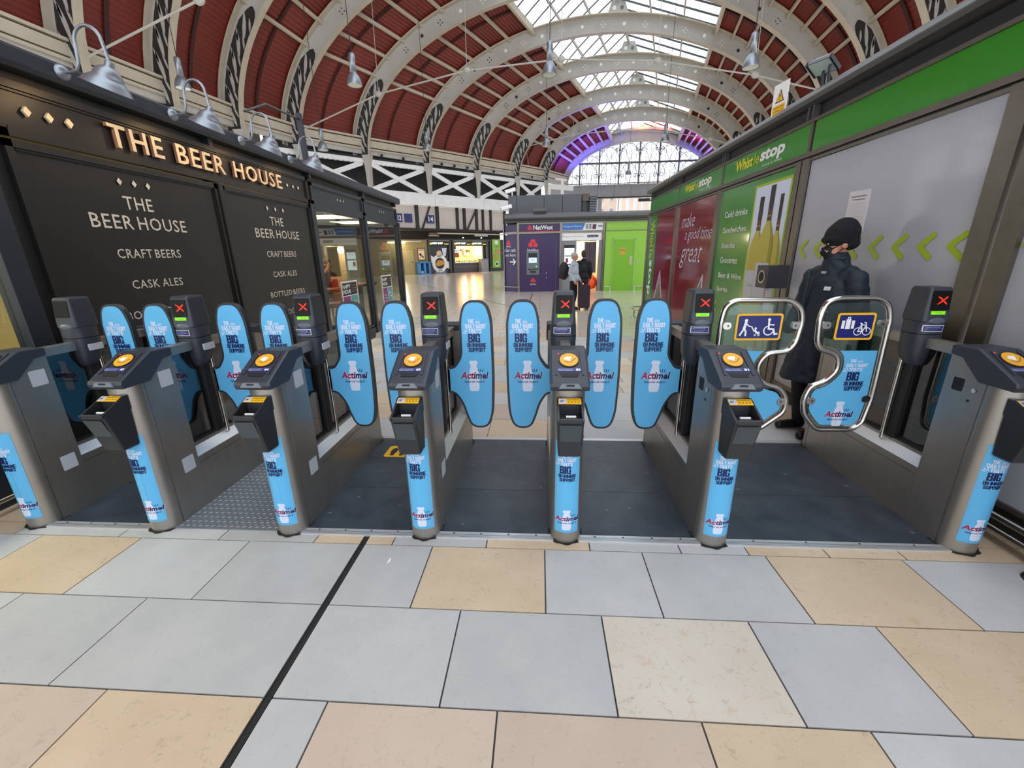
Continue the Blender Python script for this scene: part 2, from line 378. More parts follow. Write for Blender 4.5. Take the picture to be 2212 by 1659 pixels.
# far paving: one sheet, joints in the material
def far_floor():
    m = bpy.data.materials.new('far_paving'); m.use_nodes = True; nt = m.node_tree; N = nt.nodes; L = nt.links; b = N['Principled BSDF']
    g = N.new('ShaderNodeNewGeometry'); br = N.new('ShaderNodeTexBrick'); L.new(g.outputs['Position'], br.inputs['Vector'])
    br.inputs['Scale'].default_value = 1; br.inputs['Brick Width'].default_value = 0.85; br.inputs['Row Height'].default_value = DY; br.inputs['Mortar Size'].default_value = 0.005; br.offset = 0.43
    br.inputs['Color1'].default_value = (*lin((226, 208, 182)), 1); br.inputs['Color2'].default_value = (*lin((214, 210, 204)), 1); br.inputs['Mortar'].default_value = (*lin((140, 132, 122)), 1)
    n = N.new('ShaderNodeTexNoise'); n.inputs['Scale'].default_value = 0.8; n.inputs['Detail'].default_value = 6; L.new(g.outputs['Position'], n.inputs[0])
    mx = N.new('ShaderNodeMix'); mx.data_type = 'RGBA'; mx.blend_type = 'MULTIPLY'; mx.inputs['Factor'].default_value = 0.06
    L.new(br.outputs['Color'], mx.inputs['A']); L.new(n.outputs['Color'], mx.inputs['B']); L.new(mx.outputs['Result'], b.inputs['Base Color'])
    b.inputs['Roughness'].default_value = 0.16; b.inputs['Specular IOR Level'].default_value = 0.6
    return m
ff = far_floor(); b = MB()
b.box(-40, -4.4, -6, yfar, -0.05, 0, ff); b.box(3.05, 32, -6, yfar, -0.05, 0, ff); b.box(-40, 32, yfar, 75, -0.05, 0, ff); b.box(-4.4, 3.05, -6, -0.25, -0.05, 0, ff); b.build('far_paving', fl)

# ================================================================== GATES
GX = {86: -3.242, 85: -2.392, 84: -1.543, 83: -0.694, 82: 0.155, 81: 1.004, 80: 2.361}
GY0 = 2.06; GYC = 2.78; GY1 = 3.5
# lane mats and metal sills
gum = mat('old_gum', (112, 112, 108), .7)
lanes = [(86, 85), (85, 84), (84, 83), (83, 82), (82, 81), (81, 80)]
nm = {(86, 85): 'dark rubber lane mat with metal sill, at the left end before the chequer plate', (84, 83): 'dark rubber lane mat carrying the yellow footprint sticker, metal sill in front', (83, 82): 'plain dark rubber lane mat with metal sill, just left of the middle gate', (82, 81): 'plain dark rubber lane mat with metal sill, just right of the middle gate', (81, 80): 'widest dark rubber mat with long metal sill, under the two glass barriers'}
for a, c in lanes:
    x0 = GX[a]+0.092; x1 = GX[c]-0.092
    if (a, c) == (85, 84):
        t = root('checker_plate', 'grey steel chequer plate on the floor between gates 85 and 84', 'floor plate', ((x0+x1)/2, 2.7, 0))
        b = MB(); b.box(x0-0.09, x1+0.09, 2.10, 3.48, -0.02, 0.006, mat('plate_steel', (132, 136, 142), 0.45, 0.3, noise=0.3, nscale=4, c2=(108, 112, 118))); b.build('plate', t)
        lugs = MB(); ml = mat('lug_steel', (158, 162, 168), 0.3, 0.5)
        j = 0; yy = 2.125
        while yy < 3.46:
            xx = x0-0.07+(j % 2)*0.021
            while xx < x1+0.07:
                k = 1 if (round((xx-x0)/0.021)+j) % 2 else -1
                f = frame((xx, yy, 0.006), (math.cos(0.5), math.sin(0.5)*1, 0), (-math.sin(0.5), math.cos(0.5), 0))
                if j % 2: f = frame((xx, yy, 0.006), (math.cos(0.5), -math.sin(0.5), 0), (math.sin(0.5), math.cos(0.5), 0))
                L_, W_ = 0.014, 0.0035
                lugs.add([f(-L_, 0, 0), f(0, -W_, 0), f(L_, 0, 0), f(0, W_, 0), f(-L_*0.4, 0, 0.0022), f(L_*0.4, 0, 0.0022)], [(0, 1, 4), (1, 5, 4), (1, 2, 5), (2, 3, 5), (3, 4, 5), (3, 0, 4)], ml)
                xx += 0.042
            yy += 0.0235; j += 1
        lugs.build('raised_lugs', t, kind='stuff'); continue
    t = root('lane_mat', nm[(a, c)], 'floor mat', ((x0+x1)/2, 2.7, 0))
    for q, (ya, yb) in enumerate(((2.13, 2.62), (2.623, 3.08), (3.083, 3.47))):
        b = MB(); b.box(x0-0.06, x1+0.06, ya, yb, -0.02, 0.003+0.0008*(q % 2), matrub); b.build('rubber_sheet', t)
    for q in range(5):
        gm = MB(); gx_, gy_ = rnd.uniform(x0+.05, x1-.05), rnd.uniform(2.2, 3.3); gf = frame((gx_, gy_, .0046), (1, 0, 0), (0, 1, 0)); gm.poly([((.012+.003*math.sin(i*2.1+q))*math.cos(2*PI*i/10), (.010+.003*math.cos(i*3.1))*math.sin(2*PI*i/10)) for i in range(10)], gf, 0, gum); gm.build('gum_spot', t)
    s_ = MB(); s_.box(x0-0.02, x1+0.02, 2.075, 2.132, -0.02, 0.008, steel_l)
    for yy in (2.088, 2.100, 2.108): s_.box(x0-0.02, x1+0.02, yy, yy+0.002, 0.008, 0.0085, steel_d)
    n_ = 4
    for i in range(n_):
        xx = x0+(x1-x0)*(i+0.5)/n_; s_.disc(xx, 2.118, 0.006, frame((0, 0, 0.0086), (1, 0, 0), (0, 1, 0)), 0, seam, 10)
    s_.build('front_sill', t)
    s_ = MB(); s_.box(x0-0.02, x1+0.02, 3.47, 3.515, -0.02, 0.008, steel_l); s_.build('rear_sill', t)
# mastic round the gate feet

# heavy block letters for the advert, drawn as polygons in a unit cell
_s = lambda x0, x1, y0, y1: [(x0, y0), (x1, y0), (x1, y1), (x0, y1)]
_mir = lambda p: [(1-x, y) for x, y in p][::-1]
_O = [(.5, 1), (.2, 1), (0, .86), (0, .14), (.2, 0), (.5, 0), (.5, .18), (.42, .18), (.37, .24), (.37, .76), (.42, .82), (.5, .82)]
_PB = [(.36, 1), (.8, 1), (1, .86), (1, .5), (.8, .38), (.36, .38), (.36, .54), (.62, .54), (.62, .83), (.36, .83)]
HEAVY = {'H': (1, [_s(0, .37, 0, 1), _s(.63, 1, 0, 1), _s(.37, .63, .4, .62)]), 'E': (.95, [_s(0, .38, 0, 1), _s(.38, 1, .81, 1), _s(.38, .9, .41, .6), _s(.38, 1, 0, .19)]), 'T': (.95, [_s(0, 1, .78, 1), _s(.3, .7, 0, .78)]),
 'L': (.85, [_s(0, .42, 0, 1), _s(.42, 1, 0, .2)]), 'I': (.42, [_s(0, 1, 0, 1)]), 'A': (1.05, [[(0, 0), (.28, 1), (.5, 1), (.5, .74), (.36, 0)], [(.64, 0), (.5, .74), (.5, 1), (.72, 1), (1, 0)], [(.385, .16), (.615, .16), (.57, .36), (.43, .36)]]),
 'D': (1, [_s(0, .37, 0, 1), [(.37, 1), (.78, 1), (1, .86), (1, .14), (.78, 0), (.37, 0), (.37, .18), (.58, .18), (.64, .24), (.64, .76), (.58, .82), (.37, .82)]]), 'Y': (1, [[(0, 1), (.37, 1), (.5, .62), (.63, 1), (1, 1), (.69, .42), (.69, 0), (.31, 0), (.31, .42)]]),
 'B': (1, [_s(0, .36, 0, 1), [(.36, 1), (.78, 1), (.96, .88), (.96, .62), (.85, .51), (.36, .51), (.36, .60), (.6, .60), (.6, .83), (.36, .83)], [(.36, .51), (.85, .51), (1, .40), (1, .12), (.82, 0), (.36, 0), (.36, .17), (.62, .17), (.62, .42), (.36, .42)]]),
 'G': (1, [[(1, .62), (1, .86), (.8, 1), (.2, 1), (0, .86), (0, .14), (.2, 0), (1, 0), (1, .52), (.54, .52), (.54, .36), (.64, .36), (.64, .18), (.41, .18), (.36, .24), (.36, .76), (.41, .82), (.59, .82), (.64, .76), (.64, .62)]]),
 'S': (.95, [[(1, .66), (1, .86), (.8, 1), (.2, 1), (0, .86), (0, .58), (.2, .44), (.6, .40), (.64, .36), (.64, .22), (.36, .20), (.36, .34), (0, .34), (0, .14), (.2, 0), (.8, 0), (1, .14), (1, .42), (.8, .56), (.4, .60), (.36, .64), (.36, .8), (.64, .8), (.64, .66)]]),
 'O': (1, [_O, _mir(_O)]), 'N': (1.05, [_s(0, .33, 0, 1), _s(.67, 1, 0, 1), [(.33, 1), (.67, .42), (.67, 0), (.33, .6)]]), 'M': (1.45, [_s(0, .26, 0, 1), _s(.74, 1, 0, 1), [(.26, 1), (.5, .5), (.74, 1), (.74, .55), (.5, .0), (.26, .55)]]),
 'U': (1, [[(0, 1), (.37, 1), (.37, .24), (.42, .18), (.58, .18), (.63, .24), (.63, 1), (1, 1), (1, .14), (.8, 0), (.2, 0), (0, .14)]]), 'P': (1, [_s(0, .36, 0, 1), _PB]), 'R': (1, [_s(0, .36, 0, 1), _PB, [(.52, .38), (.8, .38), (.97, .26), (1, 0), (.63, 0), (.6, .26)]]),
 "'": (.34, [_s(0, 1, .62, 1)]), ' ': (.38, [])}
def heavy_text(b, txt, x0, x1, y0, y1, f, h, m):
    W = sum(HEAVY[c][0] for c in txt)+.05*(len(txt)-1); k = (x1-x0)/W; x = x0; H = y1-y0
    for c in txt:
        w_, ps = HEAVY[c]
        for p in ps: b.poly([(x+u*w_*k, y0+v*H) for u, v in p], f, h, m)
        x += (w_+.05)*k
def art(b, f, bx, sx, ys, dx2=0.0, full=True, lowdx=0.0):
    """the printed advert: bx centre x, sx scale in x, ys: dict of y values"""
    X = lambda u: bx+u*sx
    heavy_text(b, 'THE', X(-.44), X(-.09), ys['the0'], ys['the1'], f, .0012, pwhite)
    heavy_text(b, 'LITTLE', X(-.02), X(.27), ys['the0'], ys['the0']+(ys['the1']-ys['the0'])*.55, f, .0012, pwhite)
    heavy_text(b, 'DAILY HABIT', X(-.62), X(.60), ys['d0'], ys['d1'], f, .0012, pwhite)
    heavy_text(b, "THAT'S", X(-.42), X(.34), ys['t0'], ys['t1'], f, .0012, pwhite)
    h = ys['b1']-ys['b0']
    for k, (a, l) in enumerate(((2.75, .5), (2.35, .55), (1.95, .5))):
        c = (X(-.42), ys['b1']-h*.1); d = h*.38
        p0 = (c[0]+math.cos(a)*d, c[1]+math.sin(a)*d); p1 = (c[0]+math.cos(a)*(d+h*l*.6), c[1]+math.sin(a)*(d+h*l*.6)); b.stroke([p0, p1], h*.09, f, .0012, pwhite)
    heavy_text(b, 'BIG', X(-.46), X(.24), ys['b0'], ys['b1'], f, .0012, navy)
    heavy_text(b, 'ON IMMUNE', X(-.54), X(.58), ys['o0'], ys['o1'], f, .0012, navy)
    heavy_text(b, 'SUPPORT', X(-.47), X(.53), ys['s0'], ys['s1'], f, .0012, navy)
    # bottle
    bx2 = bx+lowdx; X2 = lambda u: bx2+u*sx; y0, y1 = ys['bt0'], ys['bt1']; H = y1-y0
    prof = [(.20, 0), (.27, .03), (.30, .12), (.31, .35), (.30, .55), (.24, .72), (.18, .82), (.19, .87), (.25, .90), (.25, .96), (.19, 1)]
    for (a, ya), (c, yb) in zip(prof, prof[1:]):
        for q in range(6):
            u, v = -1+q/3, -1+(q+1)/3; b.poly([(X2(a*u), y0+H*ya), (X2(a*v), y0+H*ya), (X2(c*v), y0+H*yb), (X2(c*u), y0+H*yb)], f, .0009, pwhite)
    a0, a1 = ys['a0'], ys['a1']; hh = a1-a0; W0, W1 = X2(-.80), X2(.80)
    # white halo, then the word: first three letters dark red, the rest navy
    wv = W1-W0
    b.text('Actimel', W0-.0015, W1+.0015, a0-.0015, a1+.0015, f, .0013, pwhite, heavy=.06, shear=.18)
    b.text('Actimel', W0, W1, a0, a1, f, .0020, magenta, heavy=.035, shear=.18, split=(.455, navy))
    for k, (ux, a) in enumerate(((.70, 2.0), (.755, 1.55), (.81, 1.05))):
        c = (W0+wv*ux, a1+hh*.02); b.stroke([c, (c[0]+math.cos(a)*hh*.32, c[1]+math.sin(a)*hh*.36)], hh*.085, f, .0020, navy)
    b.text('Packed with Vitamin D', X2(-.58), X2(.62), ys['p0'], ys['p1'], f, .0016, navy, heavy=.02, shear=.1)

PAD = fillet([(.060, .893), (.105, .897), (.155, .969), (.158, 1.23), (.196, 1.345), (.337, 1.345), (.378, 1.23), (.383, .815), (.372, .56), (.335, .447), (.212, .447), (.174, .55), (.150, .635), (.105, .702), (.060, .712)],
             [.002, .02, .035, .09, .12, .12, .09, .12, .12, .12, .12, .08, .06, .03, .002], 6)
def paddle(par, sx, gx):
    P = [(sx*x, z) for x, z in PAD]; y = 2.72
    if sx < 0: P = P[::-1]
    f = frame((gx, y+.035, 0), (1, 0, 0), (0, 0, 1))
    b = MB(); b.prism(P, f, 0, .035, rubber)
    pd = b.build('paddle', par, bevel=.006)
    f = frame((gx, y, 0), (1, 0, 0), (0, 0, 1)); q = inset(P, .015); b = MB(); b.prism(q, f, 0, .003, blue, blue2)
    ys = dict(the0=1.193, the1=1.222, d0=1.160, d1=1.190, t0=1.128, t1=1.157, b0=1.066, b1=1.125, o0=1.033, o1=1.063, s0=1.000, s1=1.030, bt0=.722, bt1=.940, a0=.812, a1=.862, p0=.784, p1=.799)
    g = lambda x, z, h=0: f(x, z, h+.003)
    art(b, g, sx*.268, .115, ys, lowdx=(-.025 if sx > 0 else .03)); b.build('poster', pd)
    return pd

def gate(no, left='std', right='std', stickers=True, pale_label=True):
    gx = GX[no]; who = {86: 'ticket gate cut off by the left edge, front post and poster half in view', 85: 'ticket gate numbered 85, second post from the left with grey square stickers', 84: 'ticket gate numbered 84, standing beside the chequer plate and its right paddle', 83: 'ticket gate numbered 83, left of the middle gate', 82: 'ticket gate numbered 82, seen square on in the middle', 81: 'ticket gate numbered 81 carrying the pushchair and wheelchair barrier side', 80: 'ticket gate at the right end beside the white shop wall'}[no]
    t = root('ticket_gate', who, 'ticket gate', (gx, GYC, 0), 0, 'steel ticket gates in the gate line')
    for s in (1, -1):                                  # front end, then rear end (turned round)
        R = Matrix.Translation((gx, GYC, 0)) @ (Matrix() if s == 1 else Matrix.Rotation(PI, 4, 'Z')) @ Matrix.Translation((0, -GYC, 0))
        b = MB(R); n = 14; yc = GY0+.09
        sec = [(.09*math.cos(PI+PI*i/n), yc+.09*math.sin(PI+PI*i/n)) for i in range(n+1)]+[(.09, 2.163), (-.09, 2.163)]
        b.add([(x, y, 0) for x, y in sec]+[(x, y, .948) for x, y in sec], [tuple(range(len(sec)-1, -1, -1)), tuple(range(len(sec), 2*len(sec)))], steel)
        k = len(sec); b.add([(x, y, 0) for x, y in sec]+[(x, y, .948) for x, y in sec], [(i, (i+1) % k, k+(i+1) % k, k+i) for i in range(k)], steel, True)
        b.build('front_post' if s == 1 else 'rear_post', t)
        b = MB(R); side = [(2.166, 0), (2.385, 0), (2.385, 1.07), (2.31, 1.06), (2.235, .99), (2.19, .948), (2.166, .948)]
        b.prism(side, frame((-.0905, 0, 0), (0, 1, 0), (0, 0, 1)), 0, .181, steel); b.build('side_casing', t, bevel=.002)
        # head
        b = MB(R); hp = [(2.035, .948), (2.022, .975), (2.03, .995), (2.07, 1.018), (2.075, 1.022), (2.238, 1.114), (2.25, 1.118), (2.385, 1.114), (2.385, 1.062), (2.315, 1.052), (2.242, .985), (2.20, .948)]
        W0_ = .101
        def ring(w, ins):
            return [Vector((w, a, c)) for a, c in inset(hp, ins)]
        b.loft([ring(-W0_, .004), ring(-W0_+.012, 0), ring(-.078, 0), ring(.078, 0), ring(W0_-.012, 0), ring(W0_, .004)], black); hd = b.build('reader_head', t, bevel=.004)
        sl = frame(R @ Vector((-.075, 2.075, 1.023)), R.to_3x3() @ Vector((1, 0, 0)), R.to_3x3() @ Vector((0, .163, .092)))
        b = MB(); cx, cy = .075, .112
        b.prism([(cx+.055*math.cos(2*PI*i/28), cy+.055*math.sin(2*PI*i/28)) for i in range(28)], sl, 0, .004, blackd)
        b.prism([(cx+.049*math.cos(2*PI*i/28), cy+.049*math.sin(2*PI*i/28)) for i in range(28)], sl, .004, .006, yellow)
        b.poly([(cx-.030, cy+.002), (cx-.016, cy+.022), (cx+.015, cy+.022), (cx+.006, cy-.008), (cx+.002, cy-.012)], sl, .0068, white)
        arc = [(cx-.022+.056*u, cy-.006-.020*math.sin(PI*(.12+u*.80))+.020*u*u) for u in [i/12 for i in range(13)]]
        b.stroke(arc, .0042, sl, .0066, mat('reader_swoosh', (110, 110, 112), .5)); b.build('card_reader', hd)
        b = MB(); b.prism(rrect(.012, .138, .026, .050, .004), sl, .0005, .0025, labblue)
        b.text('Oyster and contactless', .018, .092, .039, .045, sl, .003, white); b.text('Please touch here', .018, .092, .030, .036, sl, .003, white)
        if s == 1: b.text(str(no), .108, .132, .030, .046, sl, .003, white, heavy=.04)
        b.build('number_label', hd)
        b = MB(); b.disc(.020, .160, .0035, sl, .0045, ledred, 10); b.build('ready_light', hd)
        for q5 in ([(.0, .0), (.012, .0), (.016, .175), (.008, .175)], [(.138, 0), (.150, 0), (.142, .175), (.134, .175)]): b = MB(); b.prism(q5, sl, 0, .004, black); b.build('head_ridge', hd)
        b = MB(); b.prism([(.035, -.012), (.115, -.012), (.128, .016), (.022, .016)], sl, -.004, .0012, seam)
        fr_ = frame(R @ Vector((0, 2.026, 0)), R.to_3x3() @ Vector((1, 0, 0)), Vector((0, 0, 1)))
        b.prism([(-.060, .968), (.060, .968), (.042, .992), (-.042, .992)], fr_, -.004, .010, lgrey); b.prism([(-.020, .980), (.020, .980), (.020, .989), (-.020, .989)], fr_, .010, .0115, seam)
        b.build('ticket_slot', hd)
        if s == 1:                                     # curved poster on the post
            r = .0915
            def cyl(x, z, h=0.0, r=r, gx=gx): a = x/r; return Vector((gx+(r+h)*math.sin(a), yc-(r+h)*math.cos(a), z))
            b = MB(); N_ = 14; xw = .074
            for i in range(N_):
                xa = -xw+2*xw*i/N_; xb = -xw+2*xw*(i+1)/N_; b.poly([(xa, .075), (xb, .075), (xb, .655), (xa, .655)], cyl, 0, blue)
            ys = dict(the0=.556, the1=.578, d0=.531, d1=.553, t0=.507, t1=.528, b0=.458, b1=.505, o0=.433, o1=.455, s0=.409, s1=.430, bt0=.092, bt1=.225, a0=.153, a1=.184, p0=.135, p1=.144)
            art(b, lambda x, z, h=0: cyl(x, z, h), -.003, .088, ys, lowdx=.004)
            b.text('Enjoy as part of a varied diet and healthy lifestyle', -.05, .05, .081, .084, cyl, .001, navy)
            b.build('post_poster', t)
        b = MB(R); q = [((.104+.006*math.sin(i*2.3))*math.cos(PI+PI*i/16), yc+(.104+.006*math.sin(i*1.7))*math.sin(PI+PI*i/16)) for i in range(17)]; b.prism(q+[(.102, 2.2), (-.102, 2.2)], frame((0, 0, 0), (1, 0, 0), (0, 1, 0)), 0, .005, mastic); b.build('mastic_bed', t)
    # low wall and sill
    b = MB(); y0, y1 = 2.386, 3.174
    b.prism([(-.09, 0), (.09, 0), (.09, .355), (.034, .405), (.034, .425), (-.034, .425), (-.034, .405), (-.09, .355)], frame((gx, y0, 0), (1, 0, 0), (0, 0, 1)), 0, -(y1-y0), steel); b.build('low_wall', t)
    b = MB()
    for s in (1, -1): b.add([(gx+s*.0905, y0, .358), (gx+s*.0905, y1, .358), (gx+s*.035, y1, .4075), (gx+s*.035, y0, .4075)], [(0, 1, 2, 3)], steel_l)
    for s in (1, -1):
        b.add([(gx+s*.0912, y0, .310), (gx+s*.0912, y1, .310), (gx+s*.0912, y1, .3125), (gx+s*.0912, y0, .3125)], [(0, 1, 2, 3)], seam)
    b.build('sill_strip', t)
    b = MB(); b.box(gx-.004, gx+.004, y0, y1, .43, 1.04, g_dark); b.build('glass_pane', t)
    b = MB(); b.box(gx-.012, gx+.012, y0, y1, .425, .445, blackp); b.box(gx-.012, gx+.012, y0, y0+.02, .445, 1.04, blackp); b.box(gx-.012, gx+.012, y1-.02, y1, .445, 1.04, blackp); b.build('pane_gasket', t)
    b = MB(); b.box(gx-.03, gx+.03, y0-.01, y1+.01, 1.04, 1.10, steel); b.build('top_rail', t, bevel=.004)
    # display tower
    cx, cy = gx-.004, 2.70
    def sec(z, hx, ya, yb, r): return [Vector((cx+x, y, z)) for x, y in rrect(-hx, hx, ya, yb, r, 5)]
    b = MB(); b.loft([sec(.925, .045, 2.645, 2.745, .03), sec(.95, .062, 2.632, 2.762, .045), sec(1.0, .078, 2.622, 2.782, .058), sec(1.12, .083, 2.618, 2.794, .062)], black, True); tw = b.build('display_tower', t)
    b = MB(); b.loft([sec(1.124, .082, 2.619, 2.793, .062), sec(1.19, .080, 2.620, 2.795, .058), sec(1.196, .079, 2.621, 2.795, .05)], black, True); b.build('tower_collar', tw)
    b = MB(); b.loft([sec(1.198, .076, 2.624, 2.795, .03), sec(1.235, .074, 2.628, 2.794, .022), sec(1.385, .064, 2.640, 2.786, .016), sec(1.398, .058, 2.650, 2.778, .014)], black, False); b.build('display_hood', tw, bevel=.003)
    b = MB(); b.ell((cx, 2.632, 1.198), (.056, .014, .026), chin_g, 16, 8); b.build('tower_chin', tw)
    sf = frame((cx, 2.6275, 1.235), (1, 0, 0), (0, .012, .15)); b = MB()
    b.prism(rrect(-.052, .052, .030, .143, .006), sf, -.001, .0022, scr_dark); b.build('display_window', tw)
    b = MB(); c = .088
    for i in range(-4, 5):
        for s in (1, -1):
            if i == 0 and s == -1: continue
            b.disc(.006+i*.0058, c+s*i*.0052, .0025, sf, .0035, ledred, 8)
            if 0 < abs(i) < 4: b.disc(.006+i*.0058+.0052, c+s*i*.0052, .0021, sf, .0035, ledred, 8)
    if no != 86: b.build('red_cross', tw)
    
    if no != 86:
        b = MB(); b.prism([(-.042, .006), (.036, .006), (.036, .026), (-.042, .026)], sf, -.001, .0018, ledgreen); b.text('Closed', -.018, .018, .012, .020, sf, .0022, mat('display_ink', (60, 110, 20), .5)); b.build('green_display', tw)
        def cf(x, z, h=0.0):
            e = max(0, abs(x)-.022); return Vector((cx+x, 2.6185-h-.001+.060-math.sqrt(.060**2-e*e), z))
        b = MB()
        for (x0, x1, z0, z1, m, h) in ((-.064, .042, 1.140, 1.178, white, .0), (-.061, .039, 1.143, 1.175, signblue, .001)):
            for i in range(6):
                a = x0+(x1-x0)*i/6; c2 = x0+(x1-x0)*(i+1)/6; b.poly([(a, z0), (c2, z0), (c2, z1), (a, z1)], cf, h, m)
        b.text('Please have tickets ready', -.056, .02, 1.164, 1.170, cf, .002, white); b.text('Tickets may be retained by the gate', -.056, .034, 1.156, 1.160, cf, .002, pwhite); b.text('on your final journey', -.056, .010, 1.149, 1.153, cf, .002, pwhite)
        b.build('tower_label', tw)
    b = MB(); b.box(cx-.034, cx+.034, 2.665, 2.735, .42, .93, blackp); b.build('tower_pole', t, bevel=.006)
    if stickers:
        for (ya, yb, za, zb) in ((2.262, 2.352, .885, .985), (2.262, 2.352, .300, .400)):
            b = MB(); b.prism(rrect(ya, yb, za, zb, .006, 2), frame((gx+.0912, 0, 0), (0, 1, 0), (0, 0, 1)), 0, .001, sticker); b.build('square_sticker', t)
        b = MB(); b.prism(rrect(2.66, 2.76, 1.03, 1.075, .005, 2), frame((gx+.0795, 0, 0), (0, 1, 0), (0, 0, 1)), -.004, .002, sticker); b.build('tower_sticker', t)
    else:
        b = MB()
        for sg in (1, -1):
            f = frame((gx+sg*.0912, 0, 0), (0, 1, 0), (0, 0, 1))
            b.prism(rrect(2.275, 2.335, .875, .945, .006, 2), f, 0, .001*sg, seam); b.disc(2.215, .90, .012, f, .004*sg, steel_l); b.disc(2.23, .84, .007, f, .002*sg, seam)
        b.build('side_fittings', t)
    # paddles
    for sx, kind in ((-1, left), (1, right)):
        if kind: 
            b = MB(); b.tube([(gx+sx*.052, 2.735, .40), (gx+sx*.052, 2.735, 1.0)], .011, tubes, 10); b.build('hinge_tube', t)
        if kind == 'std': paddle(t, sx, gx)
        if kind == 'wide': wide(t, sx, gx)
    return t

def sign_icons(b, f, which, x0, x1, z0, z1):
    W, H = x1-x0, z1-z0; X = lambda u: x0+W*u; Z = lambda v: z0+H*v; a = H*.075
    def st(p, w=a): b.stroke([(X(u), Z(v)) for u, v in p], w, f, .0025, white)
    def dc(u, v, r): b.disc(X(u), Z(v), H*r, f, .0025, white, 14)
    def rg(u, v, r, w=.05, a0=0, a1=2*PI): b.ring(X(u), Z(v), H*(r-w), H*r, f, .0025, white, 20, a0, a1)
    if which == 0:     # person with pushchair; wheelchair user
        dc(.18, .82, .075); st([(.18, .72), (.15, .45)], a*1.7); st([(.15, .45), (.20, .28), (.20, .10)], a*1.1); st([(.15, .45), (.11, .28), (.06, .12)], a*1.1); st([(.18, .68), (.26, .55), (.33, .52)], a*.7)
        st([(.33, .52), (.40, .30)], a*.7); dc(.43, .44, .055); st([(.42, .36), (.46, .24), (.52, .24), (.50, .18)], a*1.2); rg(.43, .12, .05, .03); rg(.52, .12, .05, .03)
        dc(.73, .85, .07); st([(.73, .76), (.74, .42), (.86, .40), (.90, .16), (.96, .18)], a*1.1); st([(.735, .62), (.86, .60)], a*.8); rg(.745, .34, .24, .055, 1.9, 2*PI-.1)
    else:              # suitcases and bicycle
        b.prism([(X(u), Z(v)) for u, v in ((.20, .38), (.34, .38), (.34, .84), (.20, .84))], f, 0, .0025, white)
        b.prism([(X(u), Z(v)) for u, v in ((.08, .40), (.165, .40), (.165, .78), (.08, .78))], f, 0, .0025, white)
        b.prism([(X(u), Z(v)) for u, v in ((.375, .40), (.46, .40), (.46, .78), (.375, .78))], f, 0, .0025, white); st([(.24, .84), (.24, .93), (.30, .93), (.30, .84)], a*.6)
        rg(.60, .27, .19, .035); rg(.86, .27, .19, .035); st([(.60, .27), (.67, .58), (.82, .56), (.74, .27), (.60, .27)], a*.6); st([(.67, .58), (.74, .27)], a*.6); st([(.86, .27), (.80, .68), (.75, .68)], a*.6); st([(.66, .62), (.69, .62), (.64, .66)], a*.7)

